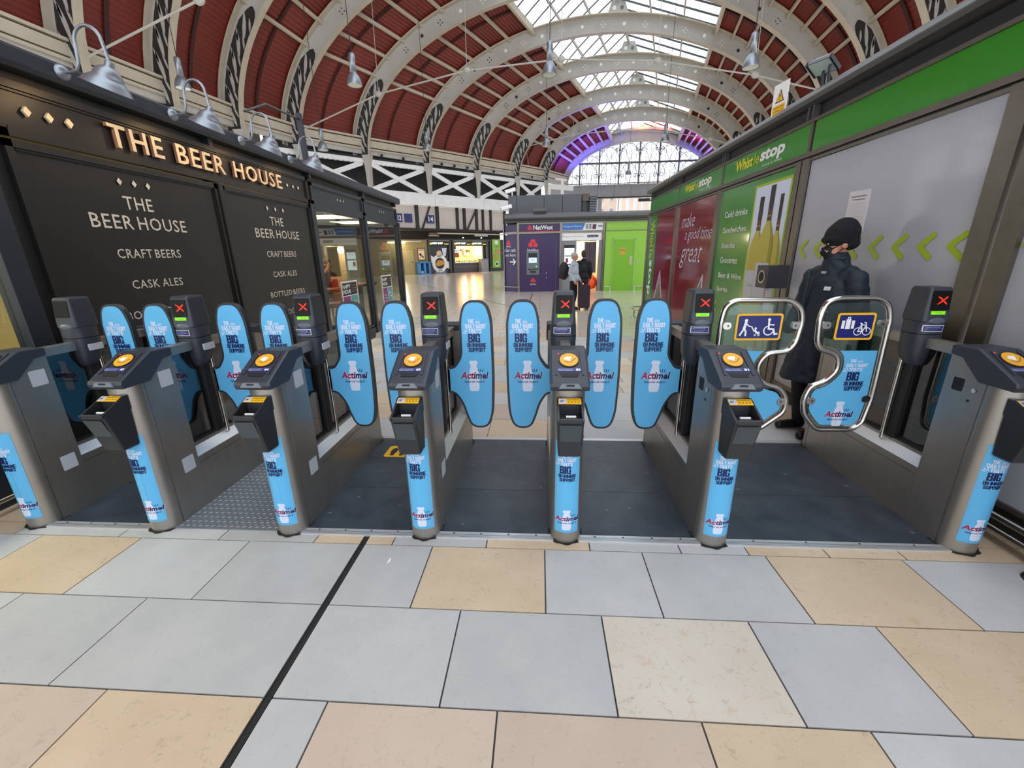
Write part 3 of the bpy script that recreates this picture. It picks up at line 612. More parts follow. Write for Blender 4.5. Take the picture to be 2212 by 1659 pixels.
def wide(t, sx, gx):
    y = 2.735
    if sx < 0: O = [(2.178, 1.20), (2.150, 1.29), (2.085, 1.328), (1.845, 1.331), (1.778, 1.305), (1.758, 1.204), (1.770, 1.06), (1.800, 1.010), (1.862, .993), (1.920, .962), (1.932, .867), (1.868, .790), (1.785, .762), (1.757, .665), (1.777, .565), (1.876, .452), (2.104, .455), (2.164, .500), (2.186, .678)]
    else: O = [(1.158, 1.20), (1.172, 1.285), (1.225, 1.325), (1.560, 1.324), (1.632, 1.275), (1.655, 1.190), (1.640, 1.05), (1.600, .995), (1.475, .983), (1.426, .910), (1.440, .820), (1.500, .772), (1.595, .748), (1.648, .675), (1.646, .577), (1.500, .450), (1.240, .448), (1.178, .50), (1.155, .678)]
    O = fillet(O, .035, 3)
    b = MB(); b.tube([(x, y, z) for x, z in O], .0175, tubes, 12, closed=True); fr = b.build('barrier_frame', t)
    if sx > 0: O = O[::-1]
    I = inset(O, .028)
    A = sum(I[i][0]*I[(i+1) % len(I)][1]-I[(i+1) % len(I)][0]*I[i][1] for i in range(len(I)))
    f = frame((0, y+.005, 0), (1, 0, 0), (0, 0, 1)); b = MB(); b.prism(I, f, 0, .008, g_clear); b.build('barrier_glass', fr)
    # blue print on the lower part: keep the vertices under z = 1.0
    J = inset(O, .034); K = []; zc = 1.0; n = len(J)
    for i in range(n):
        p, q = J[i], J[(i+1) % n]
        if p[1] <= zc: K.append(p)
        if (p[1]-zc)*(q[1]-zc) < 0: s = (zc-p[1])/(q[1]-p[1]); K.append((p[0]+s*(q[0]-p[0]), zc))
    f = frame((0, y-.004, 0), (1, 0, 0), (0, 0, 1)); b = MB(); b.prism(K, f, 0, .0012, blue)
    bx = 2.045 if sx < 0 else 1.30
    ys = dict(the0=.922, the1=.943, d0=.893, d1=.915, t0=.866, t1=.888, b0=.800, b1=.858, o0=.765, o1=.795, s0=.732, s1=.762, bt0=.48, bt1=.655, a0=.545, a1=.588, p0=.522, p1=.534)
    g = lambda x, z, h=0: f(x, z, h+.0012)
    art(b, g, bx, .108, ys, lowdx=-.05 if sx < 0 else .02); b.build('blue_print', fr)
    x0, x1, z0, z1 = (1.862, 2.092, 1.070, 1.241) if sx < 0 else (1.250, 1.535, 1.070, 1.241)
    b = MB(); b.prism(rrect(x0, x1, z0, z1, .018), f, 0, .0012, yellow2); b.prism(rrect(x0+.013, x1-.013, z0+.013, z1-.013, .010), f, .0012, .0022, signblue)
    g = lambda x, z, h=0: f(x, z, h+.001); sign_icons(b, g, 1 if sx < 0 else 0, x0+.015, x1-.015, z0+.018, z1-.018); b.build('pictogram_sign', fr)
    for cx, cz, d in (((1.775, 1.165, 1), (2.165, 1.172, -1), (1.775, .660, 1), (2.17, .676, -1)) if sx < 0 else ((1.168, 1.165, 1), (1.645, 1.165, -1), (1.17, .66, 1), (1.640, .655, -1))):
        b = MB(); xa, xb = (cx, cx+d*.052); b.prism(rrect(min(xa, xb), max(xa, xb), cz-.023, cz+.023, .020, 5), frame((0, y+.012, 0), (1, 0, 0), (0, 0, 1)), 0, .026, tubes); b.disc(cx+d*.032, cz, .007, frame((0, y-.0145, 0), (1, 0, 0), (0, 0, 1)), 0, steel_d, 12); b.build('glass_clamp', fr, bevel=.002)

gate(86, None, 'std'); gate(85); gate(84); gate(83); gate(82, stickers=False); gate(81, 'std', 'wide', stickers=False); gate(80, 'wide', None, stickers=False)

# hand sanitiser dispensers, one on each front post
pl = {85: 'black hand sanitiser dispenser on the gate post left of the chequer plate', 84: 'black hand sanitiser dispenser on the gate post at the right of the chequer plate', 83: 'black hand sanitiser dispenser on the gate post just left of the middle one', 82: 'black hand sanitiser dispenser seen square on, fixed to the middle gate post', 81: 'black hand sanitiser dispenser in front of the wheelchair barrier', 80: 'black hand sanitiser dispenser cut off by the right edge, on the end gate'}
disp_m = mat('dispenser_black', (44, 46, 50), .36); disp_f = mat('dispenser_cover', (62, 70, 74), .3)
for no in pl:
    gx = GX[no]; t = root('sanitiser_dispenser', pl[no], 'dispenser', (gx, 2.04, .60), 0, 'sanitiser dispensers on the gate posts')
    yb = 2.075
    def sec(z, hx, ya, yb=yb, r=.012): return [Vector((gx+x, y, z)) for x, y in rrect(-hx, hx, ya, yb, r, 3)]
    b = MB(); b.loft([sec(.602, .052, 1.985), sec(.612, .058, 1.968), sec(.72, .063, 1.940), sec(.822, .066, 1.912)], disp_m, False)
    b.prism([(1.912, .822), (yb, .822), (yb, .905), (2.052, .905), (1.906, .838)], frame((gx-.066, 0, 0), (0, 1, 0), (0, 0, 1)), 0, .010, disp_m)
    b.prism([(1.912, .822), (yb, .822), (yb, .905), (2.052, .905), (1.906, .838)], frame((gx+.056, 0, 0), (0, 1, 0), (0, 0, 1)), 0, .010, disp_m)
    b.box(gx-.056, gx+.056, 1.908, 1.922, .82, .846, disp_m); b.box(gx-.056, gx+.056, 2.03, yb, .82, .90, disp_m)
    b.build('dispenser_body', t, bevel=.004)
    b = MB(); b.add([(gx-.050, 1.9575, .665), (gx+.050, 1.9575, .665), (gx+.054, 1.908, .812), (gx-.054, 1.908, .812)], [(0, 1, 2, 3)], disp_f); b.build('front_cover', t)
    f = frame((gx-.058, 2.010, .8865), (1, 0, 0), (0, .032, .016)); b = MB(); b.prism([(0, 0), (.116, 0), (.116, .040), (0, .040)], f, 0, .002, yellow2)
    b.prism([(.002, .003), (.040, .003), (.040, .037), (.002, .037)], f, .002, .0025, sticker); b.text('Hand sanitiser station', .044, .112, .027, .034, f, .003, seam)
    for i in range(4): b.disc(.052+i*.017, .014, .0035, f, .0026, seam, 8)
    b.stroke([(.008, .012), (.014, .026), (.018, .014), (.025, .026)], .003, f, .003, labblue); b.build('instruction_label', t)
    b = MB(); b.tube([(gx-.022, 1.965, .835), (gx+.028, 1.965, .835)], .007, white, 10); b.build('nozzle', t)

# small things on the floor
t = root('footprint_sticker', 'yellow footprint floor sticker half hidden beside gate 83', 'floor sticker', (-1.22, 3.2, .004))
f = frame((-1.33, 3.10, .0045), (1, 0, 0), (0, 1, 0)); b = MB(); b.prism(rrect(0, .21, 0, .21, .03), f, 0, .001, yellow2)
for dx in (.065, .145): b.disc(dx, .11, .028, f, .0015, seam, 16, .06); b.disc(dx, .045, .020, f, .0015, seam, 14)
b.build('sticker_print', t)
t = MB(); f = frame((-.838, 1.87, .0008), (1, 0, 0), (0, 1, 0)); t.prism([(-.004, -.02), (.004, -.018), (.010, .0), (.006, .022), (-.001, .020), (-.006, .004)], f, 0, .002, white); t.build('paper_scrap', label='small white paper scrap on a grey tile in front of gate 83', category='litter')

for A_, B_ in (((-0.32, 18.6), (-0.55, 6.9)), ((-11.5, 33.6), (-0.6, 13.2))):
    b = MB(); d = (Vector(B_)-Vector(A_)).normalized(); nn = Vector((-d.y, d.x))*.02; b.add([(A_[0]-nn.x, A_[1]-nn.y, .0015), (B_[0]-nn.x, B_[1]-nn.y, .0015), (B_[0]+nn.x, B_[1]+nn.y, .0015), (A_[0]+nn.x, A_[1]+nn.y, .0015)], [(0, 1, 2, 3)], joint); b.build('movement_joint', fl)
# ================================================================== LEFT: BLACK BAR PAVILION
XL_ = -3.7
fL = frame((XL_, 0, 0), (0, 1, 0), (0, 0, 1))        # x = world y, y = world z, h = +X
bp = root('bar_pavilion', 'black painted bar pavilion with cream lettering and four lamps along its roof edge', 'shop', (XL_-.1, 6.5, 0))
def pan(b, y0, y1, z0, z1, m, fr=.05, d=.03, mf=None):
    """framed recessed board on the left wall"""
    mf = mf or m
    b.prism([(y0, z0), (y1, z0), (y1, z1), (y0, z1)], fL, -.05, -.005, m)
    for a, c, e, g in ((y0, y1, z1-fr, z1), (y0, y1, z0, z0+fr), (y0, y0+fr, z0, z1), (y1-fr, y1, z0, z1)): b.prism([(a, e), (c, e), (c, g), (a, g)], fL, -.005, d-.008, mf)
    i = fr
    for a, c, e, g in ((y0+i, y1-i, z1-i-.018, z1-i), (y0+i, y1-i, z0+i, z0+i+.018), (y0+i, y0+i+.018, z0+i, z1-i), (y1-i-.018, y1-i, z0+i, z1-i)): b.prism([(a, e), (c, e), (c, g), (a, g)], fL, -.005, .008, mf)
for (y0, y1, z0, z1, nm_) in ((2.98, 4.96, .12, 2.455, 'wall_board'), (5.02, 6.96, .12, 2.455, 'wall_board'), (2.98, 6.98, 2.475, 2.845, 'fascia_board'), (7.06, 9.10, 2.475, 2.80, 'fascia_board'), (9.16, 11.24, 2.475, 2.80, 'fascia_board')):
    b = MB(); pan(b, y0, y1, z0, z1, bhouse if y0 < 7 else slate); b.build(nm_, bp)
for y0, y1 in ((4.96, 5.02), (6.96, 7.06), (9.10, 9.20), (11.24, 11.36)):
    b = MB(); b.box(XL_-.10, XL_+.045, y0, y1, 0, 2.47, slate if y0 > 6.9 else bhouse); b.build('post', bp, bevel=.006)
b = MB(); b.box(XL_-.16, XL_-.02, 2.88, 2.98, 0, 2.86, blackp); b.build('recessed_post', bp)
b = MB(); b.box(XL_-.1, XL_+.02, 2.74, 2.88, 0, 2.86, slate); b.build('post', bp, bevel=.006)
b = MB(); b.box(XL_-.3, XL_-.06, -.5, 11.3, 2.845, 2.93, blackp); b.build('eaves_recess', bp)
for y in (1.0, 3.0, 5.0, 7.1, 9.2, 11.2): b = MB(); b.box(XL_-.1, XL_+.02, y-.03, y+.03, 2.84, 2.93, slate); b.build('eaves_bracket', bp)
b = MB(); b.prism([(XL_-.5, 2.92), (XL_+.06, 2.92), (XL_+.085, 2.95), (XL_+.085, 3.05), (XL_+.02, 3.085), (XL_-.5, 3.10)], frame((0, -.6, 0), (1, 0, 0), (0, 0, 1)), 0, -12.0, slate); b.build('roof_edge', bp, bevel=.006)
b = MB(); b.box(-8.5, XL_-.3, -.6, 11.4, 2.86, 3.05, slate); b.build('roof', bp)
b = MB(); b.box(XL_-.1, XL_+.02, 7.06, 11.24, 0, .16, slate); b.build('plinth', bp)
# fascia name in raised letters
words_ = (('THE', 3.765, 4.30), ('BEER', 4.46, 5.13), ('HOUSE', 5.28, 6.24))
for wd, y0, y1 in words_: b = MB(); b.text(wd, y0, y1, 2.575, 2.755, fL, .012, brass, heavy=.012, spacing=1.15, thick=.028, ms=brass_s); b.build('fascia_lettering', bp)
b = MB()
def dia(b, y, z, r, h=.004, th=.0, m=offw):
    P = [(y-r*.8, z), (y, z-r), (y+r*.8, z), (y, z+r)]
    b.prism(P, fL, h, h+(th or .002), m)
for ys_, z_, r_, th_, m_ in (((3.19, 3.335, 3.475), 2.665, .034, .02, brass), ((6.42, 6.57, 6.71), 2.655, .022, .01, offw), ((8.0, 8.12, 8.24), 2.64, .026, 0, offw), ((10.1, 10.22, 10.34), 2.64, .026, 0, offw), ((3.78, 3.92, 4.06), 2.30, .030, 0, offw), ((5.85, 6.03, 6.21), 2.29, .030, 0, offw)):
    for y in ys_: b = MB(); dia(b, y, z_, r_, th=th_, m=m_); b.build('diamond_ornament', bp)
for c, k in ((3.92, 1.0), (6.03, 1.05)):
    for txt, wd, z0, z1 in (('THE', .29, 2.075, 2.185), ('BEER HOUSE', .97, 1.905, 2.02), ('CRAFT BEERS', .67, 1.655, 1.735), ('CASK ALES', .555, 1.385, 1.462), ('BOTTLED BEERS', .82, 1.115, 1.190), ('FOOD', .27, .845, .92), ('CIDERS', .36, .575, .65)):
        
        ws = txt.split(' '); lens = [glyphs(w_, .006, 1.1)[2] for w_ in ws]; gap = .42; tot = sum(lens)+gap*(len(ws)-1); xx = c-wd/2*k
        for w_, l_ in zip(ws, lens): q7 = wd*k*l_/tot; b = MB(); b.text(w_, xx, xx+q7, z0, z1, fL, -.003, offw, heavy=.006, spacing=1.1); b.build('board_lettering', bp); xx += q7+wd*k*gap/tot
# glazed bays
for y0, y1 in ((7.06, 9.10), (9.20, 11.24)):
    b = MB(); b.box(XL_-.03, XL_-.015, y0, y1, .16, 2.47, g_shop); b.build('window_pane', bp)
    b = MB()
    for a, c, e, g in ((y0, y1, 2.40, 2.475), (y0, y1, .14, .20), (y0, y0+.06, .16, 2.44), (y1-.06, y1, .16, 2.44)): b.box(XL_-.05, XL_+.02, a, c, e, g, slate)
    b.build('window_frame', bp)
b = MB(); b.box(XL_-.06, XL_-.045, -.5, 2.74, .45, 2.8, g_shop); b.build('window_pane', bp)
b = MB(); b.box(XL_-.15, XL_, -.5, 2.74, 0, .45, slate); b.build('stall_board', bp)
# inside
wallin = mat('bar_inner_wall', (176, 160, 116), .7); floor_in = mat('bar_floor', (96, 80, 66), .35); wood = mat('bar_wood', (122, 66, 38), .4, noise=.4, nscale=5); orange = mat('orange_seat', (222, 60, 22), .4)
inn = MB(); inn.box(-8.4, -8.3, -.5, 11.3, 0, 2.86, wallin); inn.box(-8.3, XL_-.1, 4.9, 5.0, 0, 2.86, wallin); inn.build('inner_wall', bp)
inn = MB(); inn.box(-8.3, XL_-.11, -.5, 11.3, .0, .012, floor_in); inn.build('inner_floor', bp)
inn = MB(); inn.box(-8.3, XL_-.3, -.5, 11.3, 2.80, 2.84, mat('bar_ceiling', (150, 142, 120), .8)); inn.build('inner_ceiling', bp)
inn = MB(); inn.box(-8.3, XL_-.1, 11.24, 11.26, .16, 2.8, g_shop); inn.build('end_window', bp)
t = root('bar_counter', 'brown wooden counter behind the glass at the left edge', 'counter', (-5.2, 2.2, 0)); b = MB(); b.box(-6.4, -4.5, 1.9, 2.35, .012, 1.1, wood); b.box(-6.45, -4.45, 1.85, 2.42, 1.1, 1.16, mat('counter_top', (40, 34, 30), .3)); b.build('counter_body', t)
t = root('bar_shelf', 'lit yellow shop counter deep inside the bar window', 'counter', (-7.6, 9.0, 0)); b = MB(); b.box(-8.0, -7.4, 7.2, 10.2, .012, 1.1, wood); b.build('cabinet', t); b = MB(); b.box(-8.2, -8.05, 7.2, 10.2, 1.9, 2.15, mat('lit_menu', (240, 206, 120), .5, emit=(255, 214, 130), es=1.2)); b.build('lit_sign', t)
for i, y in enumerate((8.0, 10.1)): light('AREA', (-6.2, y, 2.76), 90, (1, .80, .50), 1.2, (0, 0, 0), name='bar_ceiling_light')
light('AREA', (-6.4, 1.4, 2.76), 110, (1, .88, .52), 1.2, (0, 0, 0), name='bar_ceiling_light')
def chair(loc, label, rz=0):
    t = root('tub_chair', label, 'chair', loc, rz)
    b = MB(Matrix.Translation(loc) @ Matrix.Rotation(rz, 4, 'Z')); n = 14
    R0 = []; 
    for z, r, q in ((.40, .16, 0), (.46, .24, 0), (.62, .27, .3), (.80, .27, .75)):
        R0.append([Vector((r*math.cos(a), r*math.sin(a), z-(q*.25*(1+math.cos(a)) if z > .5 else 0))) for a in [2*PI*i/n for i in range(n)]])
    vs = [p for q in R0 for p in q]; b.add(vs, [(i*n+j, i*n+(j+1) % n, (i+1)*n+(j+1) % n, (i+1)*n+j) for i in range(3) for j in range(n)]+[tuple(range(n-1, -1, -1))], orange, True); sh = b.build('shell', t, bevel=0)
    sm = sh.modifiers.new('solid', 'SOLIDIFY'); sm.thickness = .02
    b = MB(Matrix.Translation(loc) @ Matrix.Rotation(rz, 4, 'Z')); b.tube([(0, 0, .02), (0, 0, .42)], .025, steel, 10); b.lathe([(.22, .012), (.22, .022), (.03, .03)], steel); b.build('pedestal', t)
    return t
chair((-4.35, 7.75, 0), 'orange tub chair inside the black bar window'); 
t = root('bar_table', 'dark wooden bar table behind the happy hour posters', 'table', (-4.5, 8.9, 0)); b = MB(); b.box(-4.8, -4.15, 8.2, 10.6, .98, 1.03, wood); b.build('table_top', t); b = MB(); b.box(-4.52, -4.44, 8.4, 8.48, .012, .98, blackp); b.build('leg', t); b = MB(); b.box(-4.52, -4.44, 10.3, 10.38, .012, .98, blackp); b.build('leg', t)
t = root('menu_stand', 'black framed menu card leaning at the end of the bar table', 'menu', (-4.3, 10.5, 1.03)); b = MB(); f = frame((-4.3, 10.34, 1.03), (0, 1, .0), (0, .35, 1)); b.prism([(0, 0), (.28, 0), (.28, .36), (0, .36)], f, 0, .02, pwhite); b.prism([(.02, .02), (.26, .02), (.26, .34), (.02, .34)], f, .02, .022, blackd); b.build('card', t)
# posters on the glass
def poster_hh(y0, y1, z0, z1, label):
    t = root('window_poster', label, 'poster', (XL_, y0, z0), group='happy hour posters'); W, H = y1-y0, z1-z0
    f = frame((XL_-.012, y0, z0), (0, 1, 0), (0, 0, 1)); b = MB(); b.prism([(0, 0), (W, 0), (W, H), (0, H)], f, 0, .003, white)
    b.poly([(.03, H*.66), (W-.03, H*.66), (W-.03, H-.03), (.03, H-.03)], f, .004, mat('poster_ink', (28, 30, 52), .5))
    b.text('HAPPY', .05, W*.55, H*.83, H*.92, f, .005, white, heavy=.03); b.text('HOUR', .05, W*.55, H*.70, H*.80, f, .005, white, heavy=.03)
    for k in range(3): b.text(('Monday to', 'Thursday', '4 to 7')[k], W*.64, W*.90, H*(.87-.07*k), H*(.90-.07*k), f, .005, yellow2)
    b.poly([(.03, .03), (W*.48, .03), (W*.48, H*.64), (.03, H*.64)], f, .004, mat('poster_plum', (142, 62, 128), .5)); b.poly([(W*.51, .03), (W-.03, .03), (W-.03, H*.64), (W*.51, H*.64)], f, .004, mat('poster_teal', (92, 172, 166), .5))
    for k, s in enumerate(('ALL', 'WINES', 'FROM', '5')): b.text(s, W*.14, W*.40, H*(.40-.09*k), H*(.45-.09*k), f, .005, white)
    for k, s in enumerate(('BEER', '4')): b.text(s, W*.62, W*.86, H*(.44-.10*k), H*(.50-.10*k), f, .005, white)
    b.build('poster_print', t)
poster_hh(7.72, 8.42, .42, 1.20, 'happy hour poster on the nearer bar window'); poster_hh(9.80, 10.46, .42, 1.22, 'happy hour poster on the far end bar window')
t = root('hanging_notice', 'small cream notice with a printed code hanging above the nearer poster', 'notice', (XL_-.04, 7.95, 1.16)); f = frame((XL_-.045, 7.90, 1.16), (0, 1, 0), (0, 0, 1)); b = MB(); cream = mat('cream_paper', (226, 226, 170), .6)
b.prism([(0, 0), (.34, 0), (.32, .30), (-.01, .30)], f, 0, .003, cream); b.text('COLLECTION', .02, .30, .22, .25, f, .004, seam)
for k in range(3): b.text('order here at table', .03, .20, .06+.045*k, .08+.045*k, f, .004, seam)
b.build('notice_print', t)
# wall lamps
def lathe_T(c, tilt_ax, ang): return Matrix.Translation(c) @ Matrix.Rotation(ang, 4, tilt_ax)
ordn = ('first and largest', 'second', 'third', 'fourth and last')
warm_b = mat('warm_bulb', (255, 220, 150), .5, emit=(255, 206, 130), es=6)
for i, y in enumerate((3.47, 4.46, 5.44, 6.47)):
    t = root('swan_neck_lamp', '%s grey swan neck lamp from the left above the cream bar name' % ordn[i], 'lamp', (XL_+.03, y, 3.02), 0, 'swan neck lamps over the bar fascia')
    x0 = XL_+.085
    b = MB(); b.lathe([(.0, .035), (.035, .033), (.05, .015), (.055, 0)], zinc, Matrix.Translation((x0, y, 3.0)) @ Matrix.Rotation(PI/2, 4, 'Y'), 18); b.build('wall_plate', t)
    pts = [(x0, y, 3.0), (x0+.08, y, 3.0), (x0+.13, y, 3.015), (x0+.155, y, 3.06), (x0+.165, y, 3.15)]+[(x0+.275-.11*math.cos(a), y, 3.17+.115*math.sin(a)) for a in [PI*k/9 for k in range(1, 9)]]+[(x0+.39, y, 3.13), (x0+.40, y, 3.04)]
    b = MB(); b.tube(pts, .0115, zinc, 10); b.build('swan_neck', t)
    c = (x0+.405, y, 3.055)
    T = Matrix.Translation(c) @ Matrix.Rotation(.42, 4, 'Y')
    b = MB(); b.lathe([(.0, .0), (.028, -.002), (.030, -.035), (.042, -.045), (.070, -.065), (.088, -.100), (.092, -.118), (.100, -.124), (.128, -.150), (.150, -.185), (.156, -.190), (.150, -.187), (.120, -.150), (.085, -.118), (.060, -.07), (0, -.05)], zinc, T, 28); sh = b.build('lamp_shade', t)
    b = MB(); b.ell(T @ Vector((0, 0, -.12)), (.026, .026, .036), warm_b, 12, 8); b.build('bulb', t)
    light('SPOT', T @ Vector((0, 0, -.165)), 3.2, (1, .64, .32), .05, (0, .5, 0), 2.6, 'swan_neck_light')
# mast with a cable rod on the roof edge
t = root('roof_mast', 'short black mast with a side rod rising from the bar roof edge', 'mast', (XL_-.05, 7.17, 3.05)); b = MB(); b.bar((XL_-.05, 7.2, 3.0), (XL_-.05, 7.16, 3.78), .07, .07, slate, (0, 1, 0)); b.build('pole', t); b = MB(); b.tube([(XL_-.05, 7.16, 3.70), (XL_-.1, 6.4, 3.68), (XL_-.1, 5.9, 3.45)], .015, steel_d, 8); b.build('side_rod', t)
# kick rail at the near corner of the bar
t = root('kick_rail', 'low metal kick rail along the foot of the black bar at the left edge', 'rail', (XL_+.08, 1.5, 0)); b = MB(); b.tube([(XL_+.09, .3, .10), (XL_+.09, 2.75, .10)], .018, tubes, 10); b.build('rail_tube', t)
for y in (.6, 2.3): b = MB(); b.tube([(XL_+.09, y, 0), (XL_+.09, y, .1)], .014, tubes, 8); b.build('rail_foot', t)

# ================================================================== RIGHT: GREEN AND WHITE SHOP
XR_ = 2.72
fR = frame((XR_, 0, 0), (0, -1, 0), (0, 0, 1))       # x = -world y, h = -X
sp = root('convenience_shop', 'long shop pavilion on the right with green fascia, white boards and steel posts', 'shop', (XR_+.1, 6, 0))
def RB(name, y0, y1, z0, z1, m, h0=-.03, h1=0., **k):
    b = MB(); b.prism([(-y1, z0), (-y0, z0), (-y0, z1), (-y1, z1)], fR, h0, h1, m); return b.build(name, sp, **k)
RB('white_panel', .4, 2.66, .17, 2.47, white_v); RB('white_panel', 2.95, 4.82, .17, 2.47, white_v)
RB('green_poster_panel', 5.05, 6.95, .17, 2.47, green); RB('red_window_panel', 7.12, 8.98, .17, 2.47, redv); 
RB('green_strip_panel', 10.55, 11.2, .17, 2.47, green); RB('red_window_panel', 9.12, 10.5, .17, 2.47, redv)
for y0, y1 in ((-.6, 2.75), (2.81, 4.86), (4.94, 6.97), (7.03, 9.02), (9.08, 11.25)): RB('green_fascia', y0, y1, 2.565, 2.835, green, -.03, .0)
for y0, y1 in ((2.66, 2.78), (2.82, 2.95), (4.83, 4.93), (4.95, 5.04), (6.95, 7.11), (8.98, 9.12), (11.2, 11.34)):
    RB('steel_post', y0, y1, 0, 2.50, frame_s, -.05, .03, bevel=.006)
b = MB()
for a, c in ((2.475, 2.50), (2.52, 2.565), (2.835, 2.865)): b.prism([(-11.3, a), (.6, a), (.6, c), (-11.3, c)], fR, -.03, .018, frame_s)
b.prism([(-11.3, 2.50), (.6, 2.50), (.6, 2.52), (-11.3, 2.52)], fR, -.03, .0, seam)
b.build('steel_transom', sp, bevel=.004)
for y in (2.78, 4.90, 7.0, 9.05): b = MB(); b.prism([(-y-.02, 2.565), (-y+.02, 2.565), (-y+.02, 2.835), (-y-.02, 2.835)], fR, -.03, .012, frame_s); b.build('fascia_divider', sp)
b = MB(); b.prism([(-11.3, .0), (.6, .0), (.6, .17), (-11.3, .17)], fR, -.08, -.02, blackp); b.build('plinth', sp)
b = MB(); b.prism([(-11.3, .155), (.6, .155), (.6, .185), (-11.3, .185)], fR, -.03, .02, frame_s); b.build('bottom_rail', sp)
b = MB(); b.prism([(-11.3, 2.865), (.6, 2.865), (.6, 3.0), (-11.3, 3.0)], fR, -.3, -.05, blackp); b.build('eaves_recess', sp)
b = MB(); kk = kiosk
b.prism([(XR_+.4, 3.02), (XR_+.0, 2.995), (XR_-.07, 3.01), (XR_-.10, 3.04), (XR_-.06, 3.09), (XR_+.04, 3.16), (XR_+.4, 3.20)], frame((0, -.6, 0), (1, 0, 0), (0, 0, 1)), 0, -12.0, kk); b.build('roof_edge', sp, bevel=.01)
b = MB(); b.box(XR_+.3, 7.5, -.6, 11.3, 2.95, 3.15, kiosk); b.box(XR_+.2, 7.4, 11.2, 11.28, 0, 2.95, green); b.build('roof', sp)
for y in (2.87, 4.98, 7.05, 9.1, 11.2):
    for d in (-.045, .035): b = MB(); b.prism([(-y+d, 2.865), (-y+d+.02, 2.865), (-y+d+.02, 3.0), (-y+d, 3.0)], fR, -.05, .01, kiosk); b.build('eaves_bracket', sp)
def chevron(b, yc, zc, m, s=1.0, f=fR, h=.004):
    w = .078*s; b.stroke([(-yc+.055*s, zc+.088*s), (-yc-.055*s, zc), (-yc+.055*s, zc-.088*s)], w*.62, f, h, m); 
    for dx, dz in ((.055, .088), (-.055, 0), (.055, -.088)): b.disc(-yc+dx*s, zc+dz*s, w*.31, f, h+.0006, m, 12)
for y in (4.70, 4.46, 4.22, 3.98, 3.74, 3.50, 3.27, 3.04, 2.58, 2.35, 2.12): b = MB(); chevron(b, y, 1.63, lime, .84); b.build('chevron_print', sp)
for y in (6.9, 6.72): b = MB(); chevron(b, y, .82, lime, .8); b.build('chevron_print', sp)
z = {'Cold drinks': (2.085, 2.17, 6.76, 6.06), 'Sandwiches': (1.875, 1.955, 6.76, 6.04), 'Snacks': (1.665, 1.74, 6.74, 6.30), 'Groceries': (1.455, 1.545, 6.73, 6.17), 'Beer & Wine': (1.245, 1.32, 6.73, 5.98), 'Spirits': (1.035, 1.12, 6.74, 6.35)}
for s, (z0, z1, ya, yb) in z.items(): b = MB(); b.text(s, -ya, -yb, z0, z1, fR, .003, white, heavy=.01); b.build('product_lettering', sp)
def whistle(y0, y1, z0, z1):
    b = MB(); W = y0-y1
    b.text('Whist', -y0, -y0+W*.40, z0+.035, z1, fR, .004, ylime, heavy=.03, shear=.12); b.text('le', -y0+W*.42, -y0+W*.54, z0+.035, z1, fR, .004, lime, heavy=.03, shear=.12)
    b.text('stop', -y0+W*.55, -y1, z0+.005, z1-.005, fR, .004, white, heavy=.04, shear=.12); b.text('FOOD & WINE', -y0+W*.62, -y0+W*.98, z0-.025, z0-.002, fR, .004, white); b.build('fascia_lettering', sp)
whistle(6.60, 5.38, 2.625, 2.80); whistle(8.72, 7.45, 2.635, 2.80)
# bottles picture: flat print on the panel
b = MB(); b.poly([(-5.92, .35), (-5.10, .35), (-5.10, 2.40), (-5.92, 2.40)], fR, .002, lime); b.poly([(-5.88, .35), (-5.13, .35), (-5.13, 2.37), (-5.88, 2.37)], fR, .003, pwhite)
wine = mat('wine_print', (184, 176, 62), .3); wine_d = mat('wine_print_dark', (146, 138, 40), .3); cork = mat('bottle_foil_print', (34, 26, 28), .35); glasn = mat('bottle_neck_print', (160, 150, 70), .3)
def bottle(cy, top, r, h):
    P = lambda pts, m, hh: b.poly([(-cy+u*r, top-v) for u, v in pts], fR, hh, m)
    prof = [(.28, 0), (.28, .30), (.33, .40), (.62, .47), (.90, .56), (1.0, .66), (1.0, 1.9)]
    for (a, va), (c, vb) in zip(prof, prof[1:]):
        vb = min(vb, top-.35); P([(-a, va), (a, va), (c, vb), (-c, vb)], wine, h)
        P([(a*.55, va), (a, va), (c, vb), (c*.55, vb)], wine_d, h+.0004)
    P([(-.30, -.01), (.30, -.01), (.30, .26), (-.30, .26)], cork, h+.0006)
    P([(-.28, .26), (.28, .26), (.30, .32), (-.30, .32)], mat('foil_print_red', (96, 50, 44), .4), h+.0006)
    P([(-.27, .33), (.27, .33), (.30, .38), (-.30, .38)], mat('wine_line_print', (30, 26, 16), .3), h+.0008); P([(-.94, .86), (.94, .86), (.94, 1.28), (-.94, 1.28)], sticker, h+.0008)
    b.text('CREST', -cy-.5*r, -cy+.6*r, top-1.06, top-1.03, fR, h+.0022, lgrey)
bottle(5.70, 2.24, .170, .004); bottle(5.255, 2.22, .120, .0042); bottle(5.47, 2.34, .165, .0075)
b.build('bottle_print', sp)
